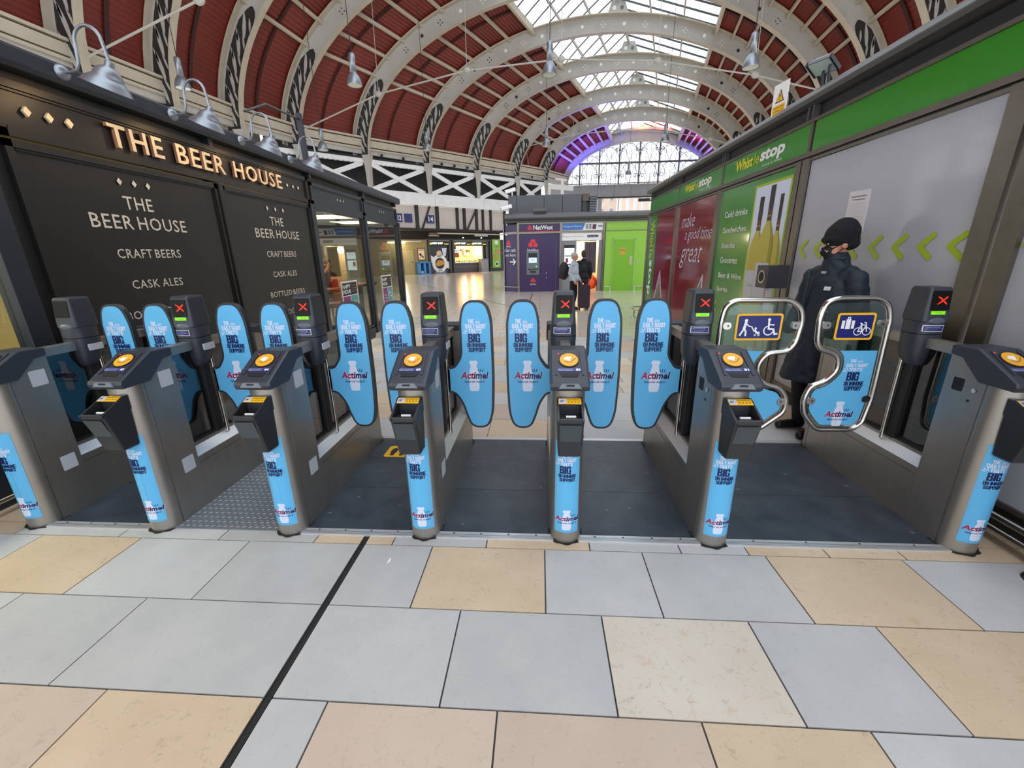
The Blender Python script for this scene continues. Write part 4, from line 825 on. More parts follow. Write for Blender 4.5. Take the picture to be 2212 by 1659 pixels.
# script lettering on the red panel, drawn as strokes
def script(b, txt, x0, x1, y0, y1, m, h=.004): b.text(txt, x0, x1, y0, y1, fR, h, m, heavy=-.012, shear=.35)
for q6 in (('make', -8.70, -8.05, 2.06, 2.30), ('a good time', -8.50, -7.22, 1.78, 2.03), ('great', -8.65, -7.62, 1.33, 1.72)): b = MB(); script(b, *q6, pwhite); b.build('window_lettering', sp)
b = MB()
for P in ([(-7.95, .55), (-7.36, 1.27), (-7.25, .55)],): b.poly(P, fR, .003, pwhite); b.poly([(-7.88, .58), (-7.39, 1.19), (-7.29, .58)], fR, .004, mat('poster_photo', (80, 84, 74), .5, noise=1, nscale=9, c2=(150, 150, 136)))
P = [(-10.35, .5), (-9.95, 1.25), (-9.6, .5)]; b.poly(P, fR, .003, pwhite); b.poly([(-10.28, .53), (-9.95, 1.16), (-9.67, .53)], fR, .004, MATS['poster_photo'])
b.build('window_picture', sp)
b = MB(); fv = frame((XR_, 0, 0), (0, 0, -1), (0, -1, 0))
fv = lambda x, y, h=0: Vector((XR_-h, 11.06-y, 2.36-x))
b.text('Whist', .0, .62, 0, .36, fv, .004, lime, heavy=.03); b.text('le', .66, .88, 0, .36, fv, .004, lime, heavy=.03); b.text('stop', .9, 1.75, 0, .36, fv, .004, white, heavy=.03); b.build('strip_lettering', sp)
# notice taped up, with loose tape
t = root('taped_notice', 'white printed notice taped to the white board above the seated-out guard' if False else 'white printed notice taped to the white board above the guard', 'notice', (XR_, 4.05, 1.78)); f = frame((XR_-.001, 4.16, 1.77), (0, -1, -.03), (0, 0, 1)); b = MB()
b.prism([(0, 0), (.25, 0), (.25, .33), (0, .33)], f, 0, .002, mat('paper', (216, 216, 222), .6)); b.text('Important notice', .03, .21, .275, .292, f, .003, seam, heavy=.02); b.text('to all passengers', .05, .20, .252, .266, f, .003, seam, heavy=.02)
for k in range(10): b.text('please keep your distance and wear a face covering', .025, .225, .225-.018*k, .232-.018*k, f, .003, lgrey)
b.build('notice_print', t)
b = MB(); b.prism([(-.03, -.12), (.20, -.14), (.22, .01), (-.02, .01)], f, .003, .004, glass('tape_film', (.85, .85, .85), .10, rough=.15)); b.build('clear_tape', t)
# cigarette bin box on the corner
t = root('wall_bin', 'grey steel box with a round hole fixed beside the guard on the shop post', 'bin', (2.55, 4.90, 1.2)); b = MB(); b.box(2.46, 2.69, 4.82, 5.05, 1.225, 1.465, mat('box_steel', (78, 78, 84), .4, .5)); bx = b.build('box_body', t, bevel=.006)
f = frame((2.459, 5.05, 1.225), (0, -1, 0), (0, 0, 1)); f2 = frame((2.42, 4.899, 1.22), (1, 0, 0), (0, 0, 1))
b = MB(); b.prism([(.0, .0), (.002, 0)], f, 0, 0, tubes) if False else None
b.ring(.12, .12, .055, .072, f, .003, tubes); b.disc(.12, .12, .055, f, .002, seam); b.disc(.205, .10, .008, f, .003, tubes, 10); b.build('round_hole', t)
b = MB(); b.box(2.66, 2.73, 4.90, 4.98, 1.28, 1.42, frame_s); b.build('mount', t)
# floodlight and warning sign on the roof edge
t = root('floodlight', 'grey floodlight on a bracket standing on the shop roof edge', 'floodlight', (2.86, 5.08, 3.14)); 
T = Matrix.Translation((2.83, 5.10, 3.40)) @ Matrix.Rotation(.5, 4, 'Z') @ Matrix.Rotation(.45, 4, 'Y') @ Matrix.Diagonal((.62, .62, .62, 1))
b = MB(T); b.loft([[Vector((x, y, z)) for x, y in rrect(-a, a, -c, c, .02, 2)] for z, a, c in ((-.07, .15, .19), (-.02, .15, .19), (.05, .10, .13), (.09, .06, .09))], zinc); b.build('lamp_housing', t)
b = MB(T); b.box(-.13, .13, -.17, .17, -.076, -.071, mat('flood_glass', (196, 212, 204), .15)); b.box(-.155, .155, -.195, -.165, -.085, -.02, blackd); b.box(-.155, .155, .165, .195, -.085, -.02, blackd); b.build('lamp_glass', t)
b = MB(); b.bar((2.86, 5.02, 3.12), (2.84, 5.02, 3.36), .03, .012, slate); b.bar((2.86, 5.12, 3.12), (2.84, 5.12, 3.36), .03, .012, slate); b.build('bracket', t)
t = root('warning_sign', 'white warning sign with a yellow triangle standing on the shop roof edge', 'sign', (2.72, 5.64, 3.10)); f = frame((2.68, 5.72, 3.03), (.15, -1, 0), (0, 0, 1)); b = MB(); b.prism([(0, 0), (.24, 0), (.24, .38), (0, .38)], f, 0, .006, white)
b.poly([(.05, .19), (.19, .19), (.12, .32)], f, .0075, seam); b.poly([(.067, .20), (.173, .20), (.12, .298)], f, .0085, yellow2); b.text('!', .11, .13, .21, .27, f, .0095, seam)
b.poly([(.02, .02), (.22, .02), (.22, .165), (.02, .165)], f, .0075, yellow2)
for k in range(4): b.text(('WARNING', 'CABLES', 'OVERHEAD', 'NO ENTRY')[k], .035, .205, .130-.034*k, .150-.034*k, f, .0085, seam)
b.build('sign_print', t)
# kick rails along the shop
t = root('kick_rail', 'double metal kick rail with round feet along the white shop boards at the right', 'rail', (2.56, 1.2, 0), group=None); b = MB(); b.tube([(2.60, -.4, .075), (2.60, 2.75, .075)], .020, tubes, 10); b.tube([(2.63, -.4, .135), (2.63, 2.75, .135)], .020, tubes, 10); b.build('rail_tube', t)
b = MB(); b.tube([(2.56, 1.83, .0), (2.56, 1.83, .09)], .022, tubes, 12); b.lathe([(0, .016), (.03, .016), (.075, .008), (.078, 0)], steel_d, Matrix.Translation((2.53, 1.86, 0)), 24); b.build('rail_foot', t)
t = root('corner_rail', 'small looped kick rail round the far corner of the green shop', 'rail', (2.5, 11.3, 0)); b = MB(); b.tube([(2.72, 10.9, .22), (2.50, 10.95, .22), (2.44, 11.1, .22), (2.44, 11.5, .22), (2.52, 11.62, .22), (2.75, 11.65, .22)], .02, tubes, 10); b.build('rail_tube', t)
b = MB(); b.tube([(2.45, 11.1, 0), (2.45, 11.1, .22)], .02, tubes, 10); b.lathe([(0, .02), (.05, .015), (.06, 0)], tubes, Matrix.Translation((2.45, 11.1, 0))); b.build('rail_foot', t)

# ================================================================== MIDDLE KIOSK (bank, photo booth, exchange)
YK = 19.6; fK = frame((0, YK, 0), (1, 0, 0), (0, 0, 1))
kb = root('bank_kiosk', 'grey roofed kiosk with purple bank front, photo booth bay and lime green exchange', 'kiosk', (1.8, YK+.5, 0))
def KB(name, x0, x1, z0, z1, m, h0=-.05, h1=0., f=fK, **k): b = MB(); b.prism([(x0, z0), (x1, z0), (x1, z1), (x0, z1)], f, h0, h1, m); return b.build(name, kb, **k)
KB('purple_wall', -.93, .86, .0, 2.50, purple); KB('purple_fascia', -.93, .86, 2.62, 2.93, purple); KB('red_line', -.93, .86, 2.595, 2.625, redlogo)
KB('photo_fascia', .96, 2.75, 2.62, 2.93, cloud); KB('photo_header', .96, 2.70, 2.20, 2.52, cloud)
KB('green_wall', 2.88, 6.4, 0, 2.56, green_l); KB('green_fascia', 2.88, 6.4, 2.60, 2.94, green_l); b = MB(); b.prism([(2.88, 2.56), (6.4, 2.56), (6.4, 2.60), (2.88, 2.60)], fK, 0, .02, frame_s); b.build('green_trim', kb)
for x in (-.98, .91, 2.80): KB('steel_post', x-.045, x+.045, 0, 2.98, frame_s, -.05, .05, bevel=.01)
b = MB(); b.prism([(-1.0, 2.52), (2.8, 2.52), (2.8, 2.595), (-1.0, 2.595)], fK, -.03, .03, frame_s); b.prism([(-1.0, 2.93), (6.4, 2.93), (6.4, 2.98), (-1.0, 2.98)], fK, -.03, .03, frame_s); b.build('steel_transom', kb)
fS = frame((-1.62, YK+.45, 0), (.64, -.45, 0), (0, 0, 1)); SW = .78
b = MB(); b.prism([(0, 0), (SW-.06, 0), (SW-.06, 2.5), (0, 2.5)], fS, -.04, 0, purple); b.prism([(0, 2.62), (SW-.06, 2.62), (SW-.06, 2.93), (0, 2.93)], fS, -.04, 0, purple); b.prism([(0, 2.52), (SW-.06, 2.52), (SW-.06, 2.62), (0, 2.62)], fS, -.04, .02, frame_s); b.build('side_panel', kb)
b = MB(); b.text('Get cash', -.0, SW*.80, 1.77, 1.92, fS, .004, white); b.text('out here', .0, SW*.80, 1.57, 1.70, fS, .004, white); b.stroke([(.30, 1.33), (.60, 1.33)], .05, fS, .004, white); b.stroke([(.48, 1.45), (.61, 1.33), (.48, 1.21)], .05, fS, .004, white); b.build('side_lettering', kb)
b = MB(); b.prism([(-.05, 0), (.0, 0), (.0, 2.98), (-.05, 2.98)], fS, -.05, .05, frame_s); b.build('steel_post', kb)
def blogo(b, x, z, s, f):
    for a in (90, 210, 330):
        t_ = math.radians(a); P = [(x+s*.5*math.cos(t_)+s*.52*math.cos(t_+k*PI/3+PI/6), z+s*.42*math.sin(t_)+s*.45*math.sin(t_+k*PI/3+PI/6)) for k in range(6)]; b.poly(P, f, .004, redlogo)
    b.ring(x, z, s*.10, s*.22, f, .005, purple, 10)
b = MB(); blogo(b, -.46, 2.765, .12, fK); b.text('NatWest', -.30, .56, 2.68, 2.87, fK, .004, white, heavy=.02); blogo(b, -.32, 2.10, .23, fK); b.text('NatWest', -.57, -.07, 1.75, 1.89, fK, .004, white); blogo(b, -.32, .50, .13, fK); b.text('NatWest', -.46, -.18, .30, .37, fK, .004, white)
blogo(b, .22, 2.15, .14, fS); b.text('NatWest', .08, .36, 1.97, 2.04, fS, .004, white); b.build('bank_lettering', kb)
b = MB(); b.prism([(.0, 0), (.006, 0), (.006, 2.4), (0, 2.4)], frame((.02, YK, 0), (1, 0, 0), (0, 0, 1)), 0, .003, seam); b.prism([(.0, 0), (.006, 0), (.006, 2.2), (0, 2.2)], frame((.70, YK, 0), (1, 0, 0), (0, 0, 1)), 0, .003, lgrey); b.disc(.28, .82, .02, fK, .01, tubes); b.disc(.28, .62, .02, fK, .01, tubes); b.build('service_hatch', kb)
t = root('cash_machine', 'grey cash machine with lit screen set in the purple bank wall', 'cash machine', (-.32, YK-.02, .76)); b = MB(); ag = mat('atm_grey', (104, 112, 120), .4)
b.prism([(-.61, .76), (-.04, .76), (-.04, 1.79), (-.61, 1.79)], fK, .0, .05, ag); b.build('machine_body', t, bevel=.02)
b = MB(); b.prism([(-.53, 1.28), (-.13, 1.28), (-.13, 1.70), (-.53, 1.70)], fK, .05, .056, blackd); b.prism([(-.51, 1.28), (-.15, 1.28), (-.15, 1.50), (-.51, 1.50)], fK, .056, .06, mat('atm_screen', (150, 180, 210), .3, emit=(150, 190, 230), es=.7)); b.poly([(-.46, 1.36), (-.20, 1.36), (-.25, 1.47), (-.41, 1.47)], fK, .062, white); b.build('screen', t)
b = MB(); b.prism([(-.57, .98), (-.08, .98), (-.08, 1.02), (-.57, 1.02)], fK, .05, .058, blackd); b.prism([(-.46, .84), (-.19, .84), (-.19, .93), (-.46, .93)], fK, .05, .06, blackd); b.disc(-.17, 1.12, .03, fK, .056, mat('atm_green', (40, 220, 90), .5, emit=(40, 230, 90), es=1.5)); b.build('card_slots', t)
# photo booth
t = root('photo_booth', 'photo booth with grey curtain, orange stool and lit screen beside the bank front', 'photo booth', (1.8, YK+.1, 0)); cur = mat('curtain_grey', (108, 98, 108), .8); booth = mat('booth_grey', (128, 130, 136), .45)
b = MB(); b.prism([(.96, 0), (1.62, 0), (1.62, 2.2), (.96, 2.2)], fK, -.30, -.02, booth); b.prism([(2.60, 0), (2.75, 0), (2.75, 2.2), (2.60, 2.2)], fK, -.30, -.02, booth); b.build('booth_body', t)
b = MB(); lit = mat('booth_light', (255, 236, 200), .6); b.prism([(1.62, 0), (2.6, 0), (2.6, 2.2), (1.62, 2.2)], fK, -1.2, -1.18, lit); b.prism([(1.6, 0), (1.62, 0), (1.62, 2.2), (1.6, 2.2)], fK, -1.2, -.3, lit); b.prism([(2.6, 0), (2.62, 0), (2.62, 2.2), (2.6, 2.2)], fK, -1.2, -.3, lit); b.build('booth_inside', t)
light('POINT', (2.1, YK+.7, 2.0), 22, (1, .85, .62), .15, name='booth_light')
b = MB(); n = 14; pts = [(1.98+.54*i/n, (-.10 if i % 2 else -.16)) for i in range(n+1)]
for (xa, ha), (xb, hb) in zip(pts, pts[1:]): b.add([fK(xa, .80, ha), fK(xb, .80, hb), fK(xb, 2.14, hb), fK(xa, 2.14, ha)], [(0, 1, 2, 3)], cur)
b.build('curtain', t)
b = MB(); b.lathe([(0, .05), (.20, .10), (.27, .3), (.24, .55), (.12, .68), (0, .70)], mat('stool_orange', (250, 84, 22), .3), Matrix.Translation((2.34, YK+.35, 0)), 20); b.build('stool', t)
b = MB(); scr = mat('booth_screen', (206, 228, 230), .3, emit=(206, 232, 234), es=.75); b.prism([(1.07, 1.05), (1.54, 1.05), (1.54, 2.02), (1.07, 2.02)], fK, -.02, .0, blackd); b.prism([(1.09, 1.08), (1.52, 1.08), (1.52, 1.88), (1.09, 1.88)], fK, 0, .004, scr); b.text('PHOTOS', 1.16, 1.44, 1.76, 1.82, fK, .006, labblue); b.poly([(1.1, 1.52), (1.52, 1.52), (1.52, 1.58), (1.1, 1.58)], fK, .006, mat('booth_teal', (80, 170, 150), .5)); b.poly([(1.14, 1.26), (1.26, 1.26), (1.26, 1.46), (1.14, 1.46)], fK, .006, magenta); b.build('lit_screen', t)
b = MB(); b.poly([(.98, 2.64), (1.86, 2.64), (1.98, 2.92), (.98, 2.92)], fK, .003, mat('passport_blue', (54, 116, 190), .4)); b.text('Passport Photos', 1.04, 1.84, 2.73, 2.83, fK, .005, pwhite)
for x in (2.0, 2.14): 
    for z in (2.67, 2.74, 2.81): b.poly([(x, z), (x+.10, z), (x+.10, z+.06), (x, z+.06)], fK, .005, lgrey)
b.poly([(2.28, 2.66), (2.44, 2.66), (2.46, 2.86), (2.30, 2.86)], fK, .005, mat('passport_red', (92, 44, 70), .5)); b.poly([(2.54, 2.76), (2.72, 2.76), (2.72, 2.80), (2.54, 2.80)], fK, .005, navy)
b.text('Passport & ID Photos', 1.0, 1.9, 2.33, 2.40, fK, .005, lgrey); b.prism(rrect(2.08, 2.56, 2.32, 2.42, .02), fK, 0, .005, navy); b.text('Photo station', 2.12, 2.52, 2.345, 2.395, fK, .007, white); b.build('photo_lettering', kb)
# green exchange
b = MB(); b.prism([(3.22, 0), (4.16, 0), (4.16, 2.20), (3.22, 2.20)], fK, 0, .015, green_d); gd = b.build('green_door', kb)
b = MB(); 
for x0, x1, z0, z1 in ((3.19, 3.22, 0, 2.23), (4.16, 4.20, 0, 2.23), (3.19, 4.20, 2.20, 2.23)): b.prism([(x0, z0), (x1, z0), (x1, z1), (x0, z1)], fK, 0, .03, mat('door_edge', (150, 196, 120), .5))
b.build('door_trim', gd)
b = MB(); b.prism([(3.52, 1.56), (3.78, 1.56), (3.78, 1.87), (3.52, 1.87)], fK, .015, .02, mat('gold_notice', (196, 170, 70), .3)); b.text('KEEP CLEAR', 3.54, 3.76, 1.74, 1.80, fK, .022, seam); b.build('door_notice', gd)
b = MB(); b.prism([(3.98, 1.12), (4.08, 1.12), (4.08, 1.50), (3.98, 1.50)], fK, .015, .022, beam); b.prism([(4.30, 1.22), (4.36, 1.22), (4.36, 1.34), (4.30, 1.34)], fK, 0, .02, beam2); b.build('push_plate', gd)
b = MB(); b.text('CURRENCY EXCHANGE', 3.10, 4.50, 2.72, 2.80, fK, .003, mat('lime_pale', (170, 214, 110), .5)); b.disc(3.0, 2.76, .05, fK, .004, MATS['lime_pale']); b.build('exchange_lettering', kb)
for x0, x1 in ((2.9, 3.16), (4.24, 4.9)): b = MB(); b.tube([fK(x0, .19, .12), fK(x1, .19, .12)], .02, tubes, 8); b.tube([fK(x1 if x0 < 3 else x0, 0, .12), fK(x1 if x0 < 3 else x0, .19, .12)], .02, tubes, 8); b.build('kick_rail', kb)
b = MB(); b.tube([fS(.0, .22, .12), fS(SW, .22, .12), fK(-.9, .22, .12)], .025, tubes, 8); b.build('kick_rail', kb)
# kiosk roof
b = MB(); P = [(YK-.30, 3.10), (YK-.36, 3.16), (YK-.34, 3.26), (YK-.15, 3.36), (YK+4, 3.42), (YK+4, 2.98), (YK-.1, 2.98), (YK-.12, 3.06)]
b.prism(P, frame((-1.55, 0, 0), (0, 1, 0), (0, 0, 1)), 0, 8.2, kiosk); b.build('roof', kb, bevel=.01)
b = MB(); b.box(-1.5, 6.5, YK+.06, YK+4, 0, 2.98, kiosk); b.box(.95, 2.85, YK-.02, YK+1.25, 0, 2.98, kiosk) if False else None
kbk = MB(); kbk.box(-1.5, .95, YK+.5, YK+4, 0, 2.98, kiosk); kbk.box(2.75, 6.5, YK+.06, YK+4, 0, 2.98, kiosk); kbk.box(.95, 2.75, YK+1.3, YK+4, 0, 2.98, kiosk); kbk.build('kiosk_core', kb)
t = root('plant_enclosure', 'plain grey boxed enclosure on top of the bank kiosk roof', 'roof box', (.3, YK+1.2, 3.4)); eg = mat('enclosure_grey', (84, 88, 96), .5)
for x0, x1 in ((-1.42, -1.06), (-1.04, .16), (.18, .98), (1.0, 1.82)): b = MB(); b.box(x0, x1, YK+.5, YK+.56, 3.38, 4.16, eg); b.build('cladding_panel', t, bevel=.004)
b = MB(); b.box(-1.44, 1.83, YK+.57, YK+3.6, 3.38, 4.14, eg); b.build('enclosure_body', t)
t = root('roof_vent_box', 'brown grey box at the right end of the roof enclosure', 'roof box', (2.05, YK+.6, 3.9)); b = MB(); b.box(1.86, 2.16, YK+.5, YK+.9, 3.86, 4.16, mat('vent_brown', (92, 80, 70), .6)); b.box(1.88, 2.05, YK+.55, YK+.9, 3.38, 3.88, slate); b.build('vent_box', t)
t = root('air_conditioner', 'dark louvred cooling unit standing on the kiosk roof', 'cooling unit', (2.32, YK+.6, 3.4)); b = MB(); b.box(2.18, 2.50, YK+.5, YK+1.0, 3.38, 4.06, blackd); b.build('unit_body', t)
for k in range(9): b = MB(); b.box(2.19, 2.49, YK+.46, YK+.50, 3.44+.068*k, 3.47+.068*k, lgrey); b.build('louvre', t)
t = root('roof_light_box', 'small dark wedge shaped light box on the kiosk roof edge', 'roof light', (-.05, YK-.1, 3.36)); b = MB(); b.prism([(YK-.2, 3.36), (YK+.15, 3.36), (YK+.15, 3.62), (YK-.2, 3.50)], frame((-.30, 0, 0), (0, 1, 0), (0, 0, 1)), 0, .56, kiosk); b.build('wedge_case', t)
b = MB(); b.box(-.29, .25, YK-.215, YK-.2, 3.37, 3.44, blackd); b.build('dark_face', t)
def camera_(loc, rz, label):
    t = root('security_camera', label, 'camera', loc, rz); M = Matrix.Translation(loc) @ Matrix.Rotation(rz, 4, 'Z')
    b = MB(M @ Matrix.Rotation(-.25, 4, 'Y')); b.loft([[Vector((x, a, c+.22)) for a, c in rrect(-.09, .09, -.07, .09, .03, 3)] for x in (-.26, .22)], white, False); b.build('camera_housing', t)
    b = MB(M @ Matrix.Rotation(-.25, 4, 'Y')); b.box(-.275, -.26, -.06, .06, .17, .28, blackd); b.build('lens_window', t)
    b = MB(M); b.tube([(0, 0, 0), (0, 0, .16)], .03, white, 8); b.build('bracket', t)
camera_((-1.25, YK+.55, 4.15), .0, 'white security camera on top of the grey roof enclosure'); camera_((-1.40, YK-.05, 3.40), .1, 'white security camera at the left corner of the kiosk roof')

# ================================================================== ROOF
def interp(T, y):
    if y <= T[0][0]: (a, p), (b_, q) = T[0], T[1]
    elif y >= T[-1][0]: (a, p), (b_, q) = T[-2], T[-1]
    else:
        for (a, p), (b_, q) in zip(T, T[1:]):
            if a <= y <= b_: break
    return p+(q-p)*(y-a)/(b_-a)
TXL = [(17, -21.8), (21.2, -21.2), (25.2, -20.5), (29.7, -19.7), (33.65, -18.1), (37.55, -14.5), (41.5, -10.4), (45.4, -6.4), (49.2, -2.6), (52.4, .5), (57, 3.6)]
ZSP = 9.7
def XLf(y): return interp(TXL, y)
def XRf(y): return 21.7-.1*(y-41.5)
def ZCf(y): return 19.3-.32*(y-41.5)
def arc(y, th, dr=0.0):
    """point on the arch at station y; th in degrees from the left foot; dr radial offset"""
    xl, xr, zc = XLf(y), XRf(y), ZCf(y); a = (xr-xl)/2; c = (xr+xl)/2; h = zc-ZSP; t = math.radians(th)
    nx, nz = -math.cos(t)/a, math.sin(t)/h; l = math.hypot(nx, nz)
    return Vector((c-a*math.cos(t)+dr*nx/l, y, ZSP+h*math.sin(t)+dr*nz/l))
YR = [17.2, 21.2, 25.3, 29.6, 33.65, 37.55, 41.5, 45.4, 49.2, 52.4]
dk0 = mat('shadow_grey', (110, 112, 114), .6)
cl = root('ceiling', kind='structure', loc=(0, 38, ZSP))
THL = [4, 28, 34.5, 41, 47.5, 54, 60.5, 68]; THR = [121, 126.5, 132, 137.5, 143, 148.5, 154, 176]
LO, HI = -.35, .75
for i, y in enumerate(YR):
    b = MB(); n = 56; ths = [180*k/n for k in range(n+1)]
    for (d0, d1, ya, yb, m) in ((LO, HI, -.06, .06, beam2), (LO-.05, LO, -.22, .22, beam), (HI, HI+.07, -.45, .45, beam)):
        secs = [[arc(y, th, d)+Vector((0, dy, 0)) for d, dy in ((d0, ya), (d0, yb), (d1, yb), (d1, ya))] for th in ths]
        vs = [p for q in secs for p in q]; b.add(vs, [(k*4+j, k*4+(j+1) % 4, (k+1)*4+(j+1) % 4, (k+1)*4+j) for k in range(n) for j in range(4)], m)
    rb = b.build('rib', cl)
    # see-through looking holes near the crown
    b = MB()
    for k, th in enumerate(range(40, 141, 6)):
        p = arc(y, th, .2)+Vector((0, -.065, 0)); f = frame(p, (1, 0, 0), (0, 0, 1)); 
        if k % 2: b.disc(0, 0, .13, f, .004, orn if not 55 < th < 125 else white, 12)
        else:
            for u, v in ((0, .16), (0, -.16), (.16, 0), (-.16, 0)): b.disc(u, v, .05, f, .004, orn if not 55 < th < 125 else white, 8)
    b.build('web_holes', rb)
    for side in (0, 1):
        b = MB(); T0 = 27
        S2 = lambda th: th if side == 0 else 180-th
        for k in range(10):
            ta, tb = T0*k/10, T0*(k+1)/10
            q = [arc(y, S2(ta), LO+.03), arc(y, S2(ta), HI-.12), arc(y, S2(tb), HI-.12 if k < 9 else HI-.3), arc(y, S2(tb), LO+.03 if k < 9 else LO+.2)]
            b.add([p+Vector((0, -.075, 0)) for p in q], [(0, 1, 2, 3)], orn)
        p0, p1, p2, p3, p4 = arc(y, S2(T0), LO+.2), arc(y, S2(T0), HI-.3), arc(y, S2(T0+1.0), HI-.42), arc(y, S2(T0+1.4), (LO+HI)/2), arc(y, S2(T0+.8), LO+.3)
        b.add([p+Vector((0, -.0755, 0)) for p in (p0, p1, p2, p3, p4)], [(0, 1, 2, 3, 4)], orn)
        for k in range(6):
            for (s0, s1, r0, r1, wd) in ((.3, 5.6, .30, -.24, .13), (2.6, 5.2, .12, .45, .07), (-.6, 1.9, .62, -.14, .06)):
                ta_, tb_ = .6+4.05*k+s0, .6+4.05*k+s1
                tb_ = min(tb_, T0-.3)
                if ta_ < .4: continue
                A = arc(y, S2(ta_), LO+r0); B_ = arc(y, S2(tb_), HI+r1 if r1 < 0 else LO+r1); d = B_-A; nn = Vector((d.z, 0, -d.x)).normalized()
                P = [A, A+d*.15+nn*wd*.6, A+d*.4+nn*wd, A+d*.65+nn*wd*.9, A+d*.88+nn*wd*.4, B_, A+d*.85-nn*wd*.5, A+d*.5-nn*wd*.8, A+d*.2-nn*wd*.6]
                b.add([p+Vector((0, -.085, 0)) for p in P], [tuple(range(9))], beam2)
        b.build('iron_ornament', rb)
# column feet under the ribs
for i, y in enumerate(YR):
    for sd in (0, 1):
        x = XLf(y)+.2 if sd == 0 else XRf(y)-.2; b = MB()
        zb = 7.2 if (sd == 0 and y > 31) else 0
        b.loft([[Vector((x+a*u, y+v*.35, z)) for a, v in ((-1, -1), (1, -1), (1, 1), (-1, 1))] for z, u in ((zb, .11), (8.3, .15), (9.2, .22), (9.6, .31), (9.72, .36))], beam2); b.build('rib_foot', cl)
# purlins and red corrugated sheets
YS = YR+[57.0]
for i in range(len(YS)-1):
    ya, yb = YS[i], YS[i+1]
    for THS in (THL, THR):
        for k, th in enumerate(THS):
            b = MB(); A = arc(ya, th, .62); B_ = arc(yb, th, .62); big = th in (68, 121)
            b.bar(A, B_, .16 if not big else .22, .20 if not big else .5, beam, (0, 0, 1)); b.build('purlin', cl)
        for th0, th1 in zip(THS, THS[1:]):
            if THS is THR and th0 == 113 and i > 0:   # translucent whitish glazing next to the skylight on the right side
                pass
            a0, a1 = arc(ya, th0), arc(ya, th1); n = max(4, int((a1-a0).length/.26)); b = MB()
            ra, rb_ = [], []
            for j in range(2*n+1):
                th = th0+(th1-th0)*j/(2*n); dr = .80+(.05 if j % 2 else 0); ra.append(arc(ya, th, dr)); rb_.append(arc(yb, th, dr))
            m = len(ra); b.add(ra+rb_, [(j, j+1, m+j+1, m+j) for j in range(m-1)], redp); b.build('roof_sheet', cl)
midr = mat('dark_maroon', (62, 24, 22), .6)  # dark maroon strips following the arch, midway between ribs
for ya, yb in zip(YS, YS[1:]):
    for t0_, t1_ in ((4, 68), (121, 176)):
        b = MB(); ym = (ya+yb)/2; Q = [arc(ym, t0_+(t1_-t0_)*j/20, .74) for j in range(21)]
        for p, q in zip(Q, Q[1:]): b.bar(p, q, .26, .10, midr, (0, 1, 0)) if False else b.add([p+Vector((0, dy, 0)) for p in (p, q) for dy in (-.13, .13)]+[Vector((p.x, p.y+dy, p.z))+Vector((0, 0, .12)) for p in (p, q) for dy in (-.13, .13)], [(0, 1, 3, 2), (0, 2, 6, 4), (1, 5, 7, 3)], midr)
        b.build('mid_bay_band', cl)
# the shed goes on over and behind the viewer: unseen plain bays, added to cut sky light on the near floor
for ya, yb in ((-26, -4), (-4, 17.2)):
    for th0, th1, mm in ((4, 68, redp), (121, 176, redp), (68, 121, g_roof)):
        b = MB(); n = 10; Q = [arc(17.2, th0+(th1-th0)*j/n, .8) for j in range(n+1)]; V = [Vector((p.x, yy, p.z)) for yy in (ya, yb) for p in Q]
        b.add(V, [(j, j+1, n+2+j, n+1+j) for j in range(n)], mm); b.build('roof_sheet' if mm is redp else 'glass_pane', cl)
# cream gutter cornice under the sheets, along both sides
for i in range(len(YS)-1):
    ya, yb = YS[i], YS[i+1]
    for th in (2, 178):
        b = MB(); s = 1 if th == 2 else -1
        A = arc(ya, th, .55); B_ = arc(yb, th, .55)
        for dz, h, w, m in ((.95, .14, .5, beam), (.55, .5, .34, beam), (.12, .14, .5, beam), (-.1, .35, .25, beam2)):
            b.bar(A+Vector((s*.25, 0, dz)), B_+Vector((s*.25, 0, dz)), w, h, m)
        b.build('gutter_cornice', cl)
# ---- skylight: left slope up to a ridge, shallow right slope
def skyL(y, u): # u 0 at left edge, 1 at the ridge
    a = arc(y, 68, .85); r = arc(y, 92, 1.75); return a.lerp(r, u)
def skyR(y, u):
    a = arc(y, 92, 1.75); r = arc(y, 121, .95); return a.lerp(r, u)
for i in range(len(YS)-1):
    ya, yb = YS[i], YS[i+1]
    for fn in (skyL, skyR):
        for k in range(4):
            b = MB(); b.add([fn(ya, k/4), fn(yb, k/4), fn(yb, (k+1)/4), fn(ya, (k+1)/4)], [(0, 1, 2, 3)], g_roof if (fn is skyL or k < 3) else g_milk); b.build('glass_pane', cl)
        b = MB()
        for u in ((.33, .66, 1.0) if fn is skyL else (.33, .66, 1.0)): b.bar(fn(ya, u)-Vector((0, 0, .12)), fn(yb, u)-Vector((0, 0, .12)), .16 if u == 1.0 else .12, .3 if u == 1.0 else .18, beam2)
        b.build('skylight_beam', cl)
    # bracket gusset with two round holes at the ridge
    b = MB(); p = skyL(ya, 1.0); q = arc(ya, 92, .7); w_ = 1.0
    f = frame((q.x, ya-.1, q.z), (1, 0, 0), (0, 0, 1)); H = p.z-q.z
    b.prism([(-.9, 0), (.9, 0), (.5, H), (-.5, H)], f, 0, .06, beam2); b.disc(-.3, H*.5, .15, f, .07, white, 16); b.disc(.3, H*.5, .15, f, .07, dk0, 16); b.build('ridge_gusset', cl)
    for fn, u in ((skyL, .33), (skyL, .66), (skyR, .5)):
        p = fn(ya, u); th = {(.33): 76, (.66): 84, (.5): 106}[u]; q = arc(ya, th, .7); b = MB(); b.bar(p, Vector((p.x, ya, min(q.z, p.z-.1))), .35, .12, beam2, (1, 0, 0)); b.build('skylight_strut', cl)
b = MB(); dk = mat('glazing_bar', (70, 74, 78), .5)
y = 14.0
